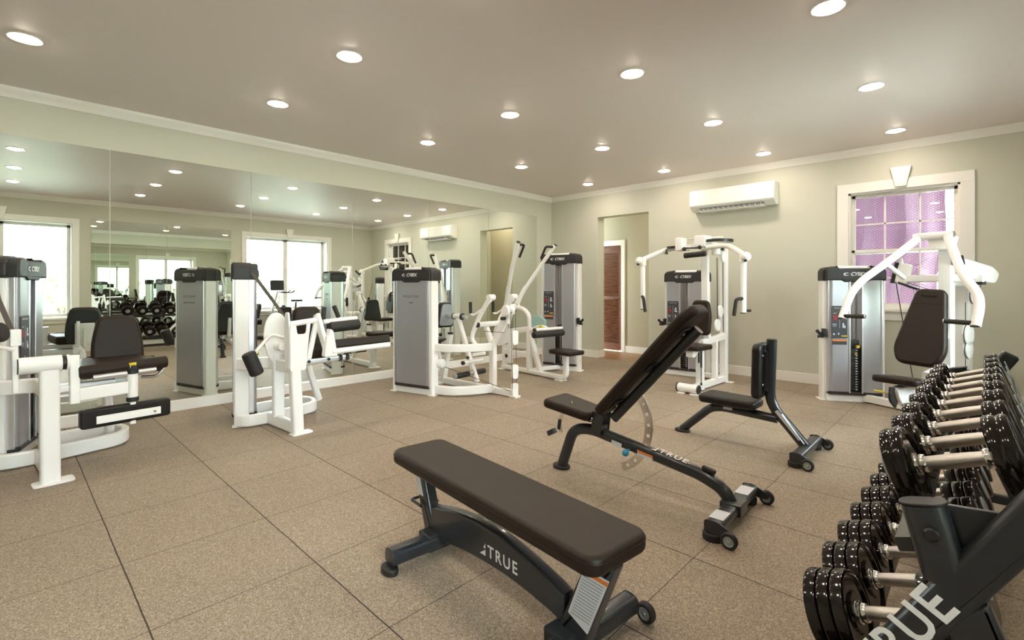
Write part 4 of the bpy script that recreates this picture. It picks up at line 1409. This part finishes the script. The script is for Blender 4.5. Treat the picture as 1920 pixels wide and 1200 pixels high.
def foot_bar(root, x, yc, half, w=.075, h=.07, z=.066):
    g = G()
    g.bar([(x, yc - half, z), (x, yc + half, z)], w, h, r=.022)
    f = g.obj('foot_bar', GUN, root)
    g = G()
    g.prism(rrect(w + .006, h + .006, .03), .006, MX((x, yc - half, z), (1, 0, 0), (0, 0, 1)), .002)
    g.prism(rrect(w + .006, h + .006, .03), .006, MX((x, yc + half, z), (1, 0, 0), (0, 0, 1)), .002)
    g.obj('end_plate', GUN, f)
    return f


def rubber_foot(root, c, rx=.05, ry=.034, h=.028):
    g = G(); g.prism([(rx * cos(a), ry * sin(a)) for a in [2 * pi * k / 28 for k in range(28)]], h, MX((c[0], c[1], h / 2)), .008)
    return g.obj('rubber_foot', RUBBER, root)


def flat_bench():
    root = thing('flat_bench', 'flat exercise bench with brown-black pad and arched gunmetal frame, nearest the camera', 'bench', (-1.40, 1.375, 0), -6)
    pad(root, 'bench_pad', rrect(1.29, .295, .055, 6), .065, MX((-.03, .01, .42)), LEATHER, .022)
    g = G()
    g.prism(fpoly([(-.655, .388), (-.56, .388), (-.455, .12), (-.43, .055), (-.52, .055)], .012), .06, MX((0, 0, 0), (1, 0, 0), (0, 0, 1)), .014)
    g.obj('rear_leg', GUN, root)
    g = G()
    g.prism(fpoly([(.50, .388), (.605, .388), (.47, .055), (.35, .055), (.385, .14)], .012), .06, MX((0, 0, 0), (1, 0, 0), (0, 0, 1)), .014)
    g.obj('front_leg', GUN, root)
    top, bot = [], []
    for k in range(17):
        t = k / 16
        x = -.47 + .86 * t
        top.append((x, .165 + .115 * sin(pi * min(1, .12 + t * .72)) - .012 * t))
        bot.append((x, .055 + .072 * sin(pi * min(1, .02 + t * .75)) + .005 * t))
    g = G(); g.prism(top + bot[::-1], .058, MX((0, 0, 0), (1, 0, 0), (0, 0, 1)), .012, 3)
    a = g.obj('arched_beam', GUN, root)
    true_mark(.066, MX((.065, -.0296, .185), (1, 0, .03), (-.03, 0, 1)), a)
    foot_bar(root, -.435, .02, .275)
    foot_bar(root, .425, .02, .275)
    g = G(); g.box((-.45, 0, .068), (.10, .16, .075), bev=.01); g.box((.40, 0, .068), (.11, .16, .075), bev=.01); g.obj('weld_plate', GUN, root)
    for x, y in ((-.435, -.255), (-.435, .295), (.41, -.255)): rubber_foot(root, (x, y))
    for y in (-.285, .325): wheel(root, (.475, y, .040), (0, 1, 0))
    g = G(); g.tube([(-.53, -.045, .195), (-.63, -.045, .195), (-.63, .045, .195), (-.53, .045, .195)], .0075, .015); g.obj('carry_handle', GUN, root)
    g = G(); g.prism(fpoly([(.487, .345), (.588, .345), (.500, .135), (.415, .165)], .004), .001, MX((0, -.0305, 0), (1, 0, 0), (0, 0, 1))); w = g.obj('warning_label', PAPER, root)
    g = G(); g.prism([(.500, .338), (.584, .338), (.581, .325), (.496, .325)], .001, MX((0, -.0315, 0), (1, 0, 0), (0, 0, 1))); g.obj('label_strip', ORANGE, w)
    g = G()
    for k in range(14):
        z = .315 - k * .011
        x0 = .478 - (0.315 - z) * .38; x1 = .572 - (.315 - z) * .40
        g.box(((x0 + x1) / 2, -.0313, z), (x1 - x0 - .012, .0006, .003), bev=0)
    g.obj('label_print', GREYP, w)
    g = G(); g.prism([(-.628, .355), (-.585, .355), (-.536, .235), (-.579, .235)], .001, MX((0, -.0305, 0), (1, 0, 0), (0, 0, 1))); g.obj('paper_label', PAPER, root)


flat_bench()


def arc_strip(root, name, c, r, a0, a1, w, holes, material=CHROME, y=0.0, t=.008):
    g = G()
    out = [(c[0] + (r + w / 2) * cos(R(a)), c[1] + (r + w / 2) * sin(R(a))) for a in [a0 + (a1 - a0) * k / 20 for k in range(21)]]
    inn = [(c[0] + (r - w / 2) * cos(R(a)), c[1] + (r - w / 2) * sin(R(a))) for a in [a1 + (a0 - a1) * k / 20 for k in range(21)]]
    g.prism(out + inn, t, MX((0, y, 0), (1, 0, 0), (0, 0, 1)), .001, 2)
    o = g.obj(name, material, root)
    g = G()
    for k in range(holes):
        a = R(a0 + (a1 - a0) * (k + .7) / holes)
        q = (c[0] + r * cos(a), y, c[1] + r * sin(a))
        g.cyl((q[0], y - t * .56, q[2]), (q[0], y + t * .56, q[2]), .011, 16, .0005)
    g.obj('hole', PRINTW if False else TRIM, o)
    return o


def incline_bench():
    root = thing('adjustable_bench', 'adjustable incline bench with raised black backrest and chrome notched arcs, middle of the floor', 'bench', (-2.08, 2.66, 0), 2)
    g = G()
    g.sweep([(.005, 0, .02), (.10, 0, .285), (.24, 0, .315), (.96, 0, .20), (1.08, 0, .15), (1.125, 0, .07)], rrect(.072, .062, .030, 5), up=(0, 1, 0), fil=.11)
    bm = g.obj('main_beam', GUN, root)
    true_mark(.062, MX((.80, -.006, .2655), (1, 0, -.16), (0, 1, .12)), bm)
    g = G(); g.box((.45, -.043, .268), (.07, .001, .032), rot=(0, 9, 0), bev=0); g.box((.64, -.0435, .236), (.10, .001, .016), rot=(0, 9, 0), bev=0); g.obj('paper_label', PAPER, bm)
    g = G(); g.box((.64, -.0435, .252), (.10, .001, .012), rot=(0, 9, 0), bev=0); g.obj('warning_strip', ORANGE, bm)
    rubber_foot(root, (0, 0), .065, .05, .022)
    foot_bar(root, 1.13, 0.0, .30, .085, .055, .072)
    g = G(); g.box((1.13, 0, .075), (.11, .12, .062), bev=.008); g.obj('weld_plate', GUN, root)
    for yy in (-.30, .30):
        g = G(); g.prism(fpoly([(1.085, .04), (1.22, .035), (1.235, .055), (1.20, .08), (1.14, .105), (1.085, .10)], .015), .008, MX((0, yy, 0), (1, 0, 0), (0, 0, 1)), .002); g.obj('end_plate', GUN, root)
        rubber_foot(root, (1.12, yy * .93), .05, .04, .038)
        wheel(root, (1.21, yy - .02 * (1 if yy < 0 else -1), .040), (0, 1, 0), .040, .026)
    g = G(); g.box((1.13, -.21, .1005), (.07, .11, .001), bev=0); g.box((1.13, .19, .1005), (.07, .13, .001), bev=0); g.obj('paper_label', PAPER, root)
    # pads
    pad(root, 'seat_pad', fpoly([(-.19, -.14), (.17, -.115), (.17, .115), (-.19, .14)], .05), .06, MX((.12, 0, .435), (1, 0, -.14), (0, 1, 0)), LEATHER, .022)
    ang = R(48)
    m = MX((.345 + .45 * cos(ang), 0, .455 + .45 * sin(ang)), (cos(ang), 0, sin(ang)), (0, 1, 0))
    b = pad(root, 'back_pad', fpoly([(-.45, -.125), (.40, -.14), (.46, -.09), (.46, .09), (.40, .14), (-.45, .125)], [.04, .05, .04, .04, .05, .04]), .065, m, LEATHER, .024)
    g = G()
    m2 = m @ Matrix.Translation((0, 0, -.075))
    g.sweep([m2 @ V((-.44, 0, 0)), m2 @ V((.36, 0, 0))], rrect(.06, .05, .02), up=(0, 1, 0))
    for k in (-.33, 0.0, .30): g.boxm(m @ Matrix.Translation((k, 0, -.042)), (.06, .18, .012), .002)
    g.obj('back_rail', GUN, b)
    g = G()
    for k in (-.33, .30): g.cyl(m @ V((k, -.06, -.046)), m @ V((k, -.06, -.056)), .009)
    g.obj('bolt', STEEL, b)
    # hinge
    g = G()
    for yy in (-.05, .05): g.prism(fpoly([(.27, .30), (.34, .29), (.36, .44), (.28, .45)], .015), .008, MX((0, yy, 0), (1, 0, 0), (0, 0, 1)), .002)
    g.box((.305, 0, .34), (.07, .10, .03)); g.box((.12, 0, .395), (.26, .05, .035), rot=(0, 8, 0)); h = g.obj('hinge_bracket', GUN, root)
    g = G(); g.cyl((.275, -.07, .40), (.275, .07, .40), .015); g.obj('hinge_pin', CHROME, h)
    # notched arcs
    a = arc_strip(root, 'notched_arc', (.345, .395), .30, -66, 44, .052, 9, y=.0)
    arc_strip(root, 'notched_arc', (.20, .30), .19, 118, 195, .026, 0, CHROME, y=-.03)
    g = G(); g.ball((.53, -.075, .24), .021); g.cyl((.53, -.075, .24), (.53, -.03, .25), .008); g.obj('pop_pin_knob', BLUE, root)
    g = G(); g.box((-.06, -.03, .24), (.05, .05, .035), rot=(0, -30, 0)); g.cyl((.0, -.03, .27), (.01, -.03, .34), .014); g.obj('seat_latch', GUN, root)
    g = G(); g.box((1.0, 0, .235), (.075, .03, .025), rot=(0, 12, 0), bev=.008); g.obj('rubber_stop', RUBBER, root)


incline_bench()


def utility_bench():
    root = thing('utility_bench', 'short upright utility bench with vertical backrest, behind the incline bench', 'bench', (-1.85, 4.05, 0), 0)
    g = G()
    g.tube([(.0, 0, .02), (.24, 0, .245), (.34, 0, .265), (.745, 0, .245)], .034, .09, n=18)
    g.tube([(.93, 0, .08), (.69, 0, .355), (.705, 0, .84)], .037, .10, n=18)
    fr = g.obj('main_frame', GUN, root)
    g = G(); g.cyl((.705, 0, .84), (.705, 0, .845), .036); g.obj('tube_cap', BLACK, fr)
    g = G(); g.box((.858, -.035, .20), (.001, .035, .24), rot=(0, -38, 0), bev=0)
    g.prism([(.735, .305), (.755, .32), (.915, .135), (.895, .12)], .001, MX((0, -.0375, 0), (1, 0, 0), (0, 0, 1)))
    g.box((.39, -.034, .268), (.07, .002, .02), bev=0); g.obj('paper_label', PAPER, fr)
    rubber_foot(root, (0, 0), .065, .05, .022)
    foot_bar(root, .94, 0, .28, .085, .055, .07)
    for yy in (-.28, .28):
        g = G(); g.prism(fpoly([(.895, .04), (1.02, .035), (1.035, .055), (1.0, .08), (.95, .105), (.895, .10)], .015), .008, MX((0, yy, 0), (1, 0, 0), (0, 0, 1)), .002); g.obj('end_plate', GUN, root)
        rubber_foot(root, (.93, yy * .93), .05, .04, .038)
        wheel(root, (1.01, yy - .02 * (1 if yy < 0 else -1), .040), (0, 1, 0), .040, .026)
    pad(root, 'seat_pad', fpoly([(-.235, -.14), (.20, -.12), (.20, .12), (-.235, .14)], .05), .065, MX((.42, 0, .335), (1, 0, -.02), (0, 1, 0)), LEATHB, .024)
    pad(root, 'back_pad', rrect(.26, .42, .05, 5), .065, MX((.625, 0, .60), (0, 1, 0), (.02, 0, 1)), LEATHB, .024)
    g = G()
    g.box((.675, 0, .60), (.03, .09, .30)); g.box((.42, 0, .292), (.26, .10, .016))
    g.obj('pad_bracket', GUN, root)
    g = G()
    for z in (.50, .72): g.cyl((.66, -.075, z), (.668, -.075, z), .009)
    g.obj('bolt', STEEL, root)


utility_bench()


# ------------------------------------------------------------------ dumbbell rack
def rack():
    root = thing('dumbbell_rack', 'two tier gunmetal dumbbell rack on angled legs along the right side', 'rack', (0, 1.36, 0), 0)
    L = 2.36
    for k, y in enumerate((0.0, L)):
        g = G()
        g.prism(fpoly([(-.40, .02), (-.31, .02), (-.275, .14), (.155, .870), (.090, .905), (-.35, .16)], [.02, .02, .05, .015, .015, .05]), .05, MX((0, y, 0), (1, 0, 0), (0, 0, 1)), .014)
        g.prism(fpoly([(-.06, .56), (.012, .625), (.225, .02), (.15, .02)], .015), .045, MX((0, y, 0), (1, 0, 0), (0, 0, 1)), .012)
        g.box((-.08, y, .10), (.52, .04, .05), bev=.01)
        g.sweep([(-.088, y, .785), (-.05, y, .64)], rrect(.052, .080, .026, 5), up=(1, 0, 0))
        g.sweep([(-.272, y, .345), (-.245, y, .26)], rrect(.052, .07, .026, 5), up=(1, 0, 0))
        yb = y + (.030 if k == 0 else -.030)
        g.prism(fpoly([(-.10, .64), (-.06, .785), (.10, .80), (.12, .74)], .01), .012, MX((0, yb, 0), (1, 0, 0), (0, 0, 1)), .002)
        g.prism(fpoly([(-.28, .26), (-.27, .33), (.02, .41), (.02, .34)], .01), .012, MX((0, yb, 0), (1, 0, 0), (0, 0, 1)), .002)
        f = g.obj('end_frame', GUN, root)
        g = G(); g.prism(rrect(.084, .054, .026, 5), .006, MX((-.0885, y, .789), (1, 0, .24), (0, 1, 0)), .002); g.obj('tube_cap', BLACK, f)
        sg = -1 if k == 0 else 1
        g = G(); g.cyl((-.073, y + sg * .026, .735), (-.073, y + sg * .036, .735), .0145, bev=.005); g.obj('bolt_cap', BLACK, f)
        d = V((.508, 0, .861))
        if k == 0:
            txt('lettering', 'TRUE', .098, MX(V((-.118, y - .0255, .502)), d, (-.861, 0, .508)), PRINTW, f, bold=.0014, space=1.1)
        g = G()
        for x in (-.355, .19): g.box((x, y, .01), (.09, .07, .02), bev=.006)
        g.obj('rubber_foot', RUBBER, f)
    for (x, z) in ((-.115, .677), (.106, .757), (-.232, .289), (.006, .377)):
        g = G(); g.bar([(x, .03, z), (x, L - .03, z)], .045, .030, up=(.342, 0, -.94), r=.004); g.obj('rail', GUN, root)
    g = G(); g.bar([(-.08, .02, .10), (-.08, L - .02, .10)], .05, .05); g.obj('floor_rail', GUN, root)
    return root


rack()

tilt = R(20)
ax = V((cos(tilt), 0, sin(tilt)))
up_ = V((-sin(tilt), 0, cos(tilt)))


def dumbbell(name_label, r, plates, hl=.136):
    root = thing('dumbbell', name_label, 'dumbbell')
    # local x along the handle, origin at the centre
    mz = lambda x, sgn: MX((x, 0, 0), (0, 1, 0), (0, 0, sgn))
    g = G()
    k = []
    for i in range(9):
        k.append((.0155 + .002 * sin(pi * i / 8), -hl / 2 + hl * i / 8))
    g.lathe(k, MX((0, 0, 0), (0, 1, 0), (0, 0, 1)), 20)
    g.obj('handle', STEEL, root)
    for s in (-1, 1):
        g = G(); m = MX((s * hl / 2, 0, 0), (0, 1, 0), (0, 0, s))
        g.lathe([(0, -.012), (.021, -.012), (.023, -.006), (.023, 0), (.019, .002), (.027, .004), (.028, .012), (0, .014)], m, 24)
        g.obj('collar', CHROME, root)
        g = G(); w = .030 if plates == 3 else .030
        for p in range(plates):
            z0 = .008 + p * (w + (.002 if plates == 3 else -.008))
            rr = r
            if plates == 2:
                rr = r * (1.0 if p == 0 else .985)
            e = .006 if plates == 3 else .011
            g.lathe([(0, z0), (rr * .45, z0), (rr * .5, z0 + .006), (rr * .82, z0 + .006), (rr * .88, z0), (rr - e, z0), (rr - e * .3, z0 + e * .3), (rr, z0 + e),
                     (rr, z0 + w - e), (rr - e * .3, z0 + w - e * .3), (rr - e, z0 + w), (0, z0 + w)], m, 40)
        g.obj('head', URETH, root)
        g = G(); z1 = .008 + plates * (w + .001)
        g.cyl(m @ V((0, 0, z1)), m @ V((0, 0, z1 + .004)), r * .38, 24, .001); g.obj('end_badge', GREYP, root)
    return root


ordn = ['nearest the camera', 'second from the camera', 'third from the camera', 'fourth from the camera', 'fifth from the camera', 'sixth from the camera',
        'seventh from the camera', 'eighth from the camera', 'ninth from the camera', 'furthest from the camera']
pU = dumbbell('x', .095, 2)
pL = dumbbell('x', .098, 3)
for tier, proto_, n in (('upper', pU, 9), ('lower', pL, 10)):
    for i in range(n):
        o = proto_ if i == 0 else copy_tree(proto_)
        f = 1 - .028 * i
        where = ordn[-1] if i == n - 1 else ordn[i]
        r = (.095 if tier == 'upper' else .098)
        base_c = V((-.0435, 0, .824)) if tier == 'upper' else V((-.152, 0, .443))
        c = base_c - up_ * (r * (1 - f)) * .9
        y = (1.605 + .224 * i) if tier == 'upper' else (1.51 + .205 * i)
        o.location = (c.x, y, c.z)
        o.rotation_euler = (0, -tilt, R((i * 37 % 7 - 3) * .5))
        o.scale = (1, f, f)
        o['label'] = 'glossy black round dumbbell with steel handle, %s tier, %s' % (tier, where)
        o['group'] = 'dumbbells on the %s tier' % tier


# ------------------------------------------------------------------ cardio machines by the window (seen in the mirror)
def exercise_bike():
    root = thing('exercise_bike', 'dark upright exercise bike by the big window, seen in the mirror', 'exercise bike', (.46, 4.72, 0), 6)
    g = G()
    g.bar([(0, -.38, .05), (0, .40, .05)], .10, .06); g.bar([(-.18, -.38, .035), (.18, -.38, .035)], .07, .06); g.bar([(-.18, .38, .035), (.18, .38, .035)], .07, .06)
    g.tube([(0, .22, .45), (0, .24, .86)], .022); g.obj('frame', GUN, root)
    g = G(); g.prism(fpoly([(-.33, .08), (.28, .08), (.30, .40), (.10, .52), (-.10, .48), (-.26, .62), (-.34, .58)], .08), .14, MX((0, 0, 0), (0, 1, 0), (0, 0, 1)), .03); g.obj('drive_cover', BLACK, root)
    g = G(); g.tube([(0, -.32, .55), (0, -.18, 1.12)], .025); g.obj('console_post', ALU, root)
    g = G(); g.prism(rrect(.36, .25, .03), .05, MX((0, -.19, 1.26), (.45, .89, 0), (0, -.10, 1)), .01); c = g.obj('console', BLACK, root)
    g = G(); g.tube([(-.17, -.14, 1.10), (-.20, .10, 1.08), (-.16, .16, 1.14)], .016, .05); g.tube([(.17, -.14, 1.10), (.20, .10, 1.08), (.16, .16, 1.14)], .016, .05); g.tube([(-.17, -.14, 1.10), (.17, -.14, 1.10)], .016); g.obj('handlebar', BLACK, root)
    g = G(); g.prism(fpoly([(-.10, .14), (.10, .14), (.04, -.12), (-.04, -.12)], .04), .05, MX((0, .24, .89)), .015); g.obj('saddle', BLACK, root)
    for s in (-1, 1):
        g = G(); g.bar([(s * .08, -.02, .30), (s * .10, -.02 + s * .10, .30 - s * .12)], .015, .025, up=(1, 0, 0)); g.box((s * .15, -.02 + s * .10, .29 - s * .12), (.09, .08, .02)); g.obj('pedal', BLACK, root)


exercise_bike()


def recumbent():
    root = thing('recumbent_bike', 'black recumbent exercise bike left of the upright bike, seen in the mirror', 'exercise bike', (.50, 3.88, 0), 0)
    g = G()
    g.bar([(0, -.25, .05), (0, .32, .05)], .10, .06); g.bar([(-.17, -.25, .035), (.17, -.25, .035)], .07, .06); g.bar([(-.17, .30, .035), (.17, .30, .035)], .07, .06); g.obj('frame', GUN, root)
    g = G(); g.prism(fpoly([(-.26, .06), (.10, .06), (.06, .62), (-.16, .66), (-.26, .5)], .06), .16, MX((0, 0, 0), (0, 1, 0), (0, 0, 1)), .03); g.obj('drive_cover', BLACK, root)
    g = G(); g.tube([(0, -.12, .60), (0, -.08, .84)], .03); g.obj('console_post', BLACK, root)
    g = G(); g.prism(rrect(.26, .38, .03), .05, MX((0, -.08, .93), (1, 0, 0), (0, -.15, 1)), .01); c = g.obj('console', BLACK, root)
    g = G(); g.box((0, -.046, .91), (.05, .002, .12), rot=(8, 0, 0), bev=.0); g.obj('screen', PAPER, c)
    g = G(); g.prism(rrect(.34, .36, .07), .07, MX((0, .20, .66), (1, 0, 0), (0, .2, 1)), .02); g.box((0, .10, .44), (.34, .22, .07), bev=.025); g.obj('seat', BLACK, root)
    g = G(); g.bar([(0, .14, .06), (0, .16, .42)], .06, .06, up=(0, 1, 0)); g.bar([(0, .22, .40), (0, .25, .70)], .05, .04, up=(0, 1, 0)); g.obj('seat_post', GUN, root)


recumbent()


# ------------------------------------------------------------------ outside
g = G(); g.box((10, 2, -0.32), (18, 30, 0.1), bev=0)
gr = structure('ground', g, mat('pale_bounce_ground', (0.55, 0.56, 0.50), 0.9, var=0.1, vscale=1.5, bump=.3, bscale=20))  # ground made pale to bounce daylight up onto the ceiling
g = G(); g.box((-3, 14, -0.32), (8, 10, 0.1), bev=0); g.obj('ground_2', bpy.data.materials['pale_bounce_ground'])['kind'] = 'structure'
LEAF = leaf_mat()
BARK = mat('bark', (0.12, 0.08, 0.05), 0.8, bump=.5, bscale=30)


def shrub(x, y, h, rr, seed, label):
    rnd = random.Random(seed)
    root = thing('garden_shrub', label, 'shrub', (x, y, -0.27))
    g = G()
    for k in range(3): g.tube([(0, 0, 0), (rnd.uniform(-.2, .2), rnd.uniform(-.2, .2), h * .6)], .03, n=8)
    g.obj('stem', BARK, root)
    g = G()
    for k in range(900):
        a = rnd.uniform(0, 2 * pi); u = rnd.uniform(-.7, 1); q = rr * rnd.uniform(.55, 1) * math.sqrt(max(.05, 1 - u * u))
        p = V((q * cos(a), q * sin(a), h * .55 + u * h * .45))
        d = V((rnd.uniform(-1, 1), rnd.uniform(-1, 1), rnd.uniform(-.3, 1))).normalized()
        sd = d.orthogonal().normalized()
        l = rnd.uniform(.10, .22); w = l * .22
        vs = [g.bm.verts.new(p), g.bm.verts.new(p + d * l * .5 + sd * w), g.bm.verts.new(p + d * l), g.bm.verts.new(p + d * l * .5 - sd * w)]
        g.bm.faces.new(vs)
    g.obj('foliage', LEAF, root)


for i, (x, y, h, rr, lb) in enumerate(((4.6, -1.2, 1.9, 1.1, 'green shrub outside the nearer right window, left one'), (5.2, 1.1, 1.7, 1.0, 'green shrub outside the nearer right window, right one'),
                                       (4.8, 4.2, 1.8, 1.1, 'green shrub outside the farther right window, left one'), (5.6, 6.4, 2.0, 1.2, 'green shrub outside the farther right window, right one'))):
    shrub(x, y, h, rr, i + 3, lb)
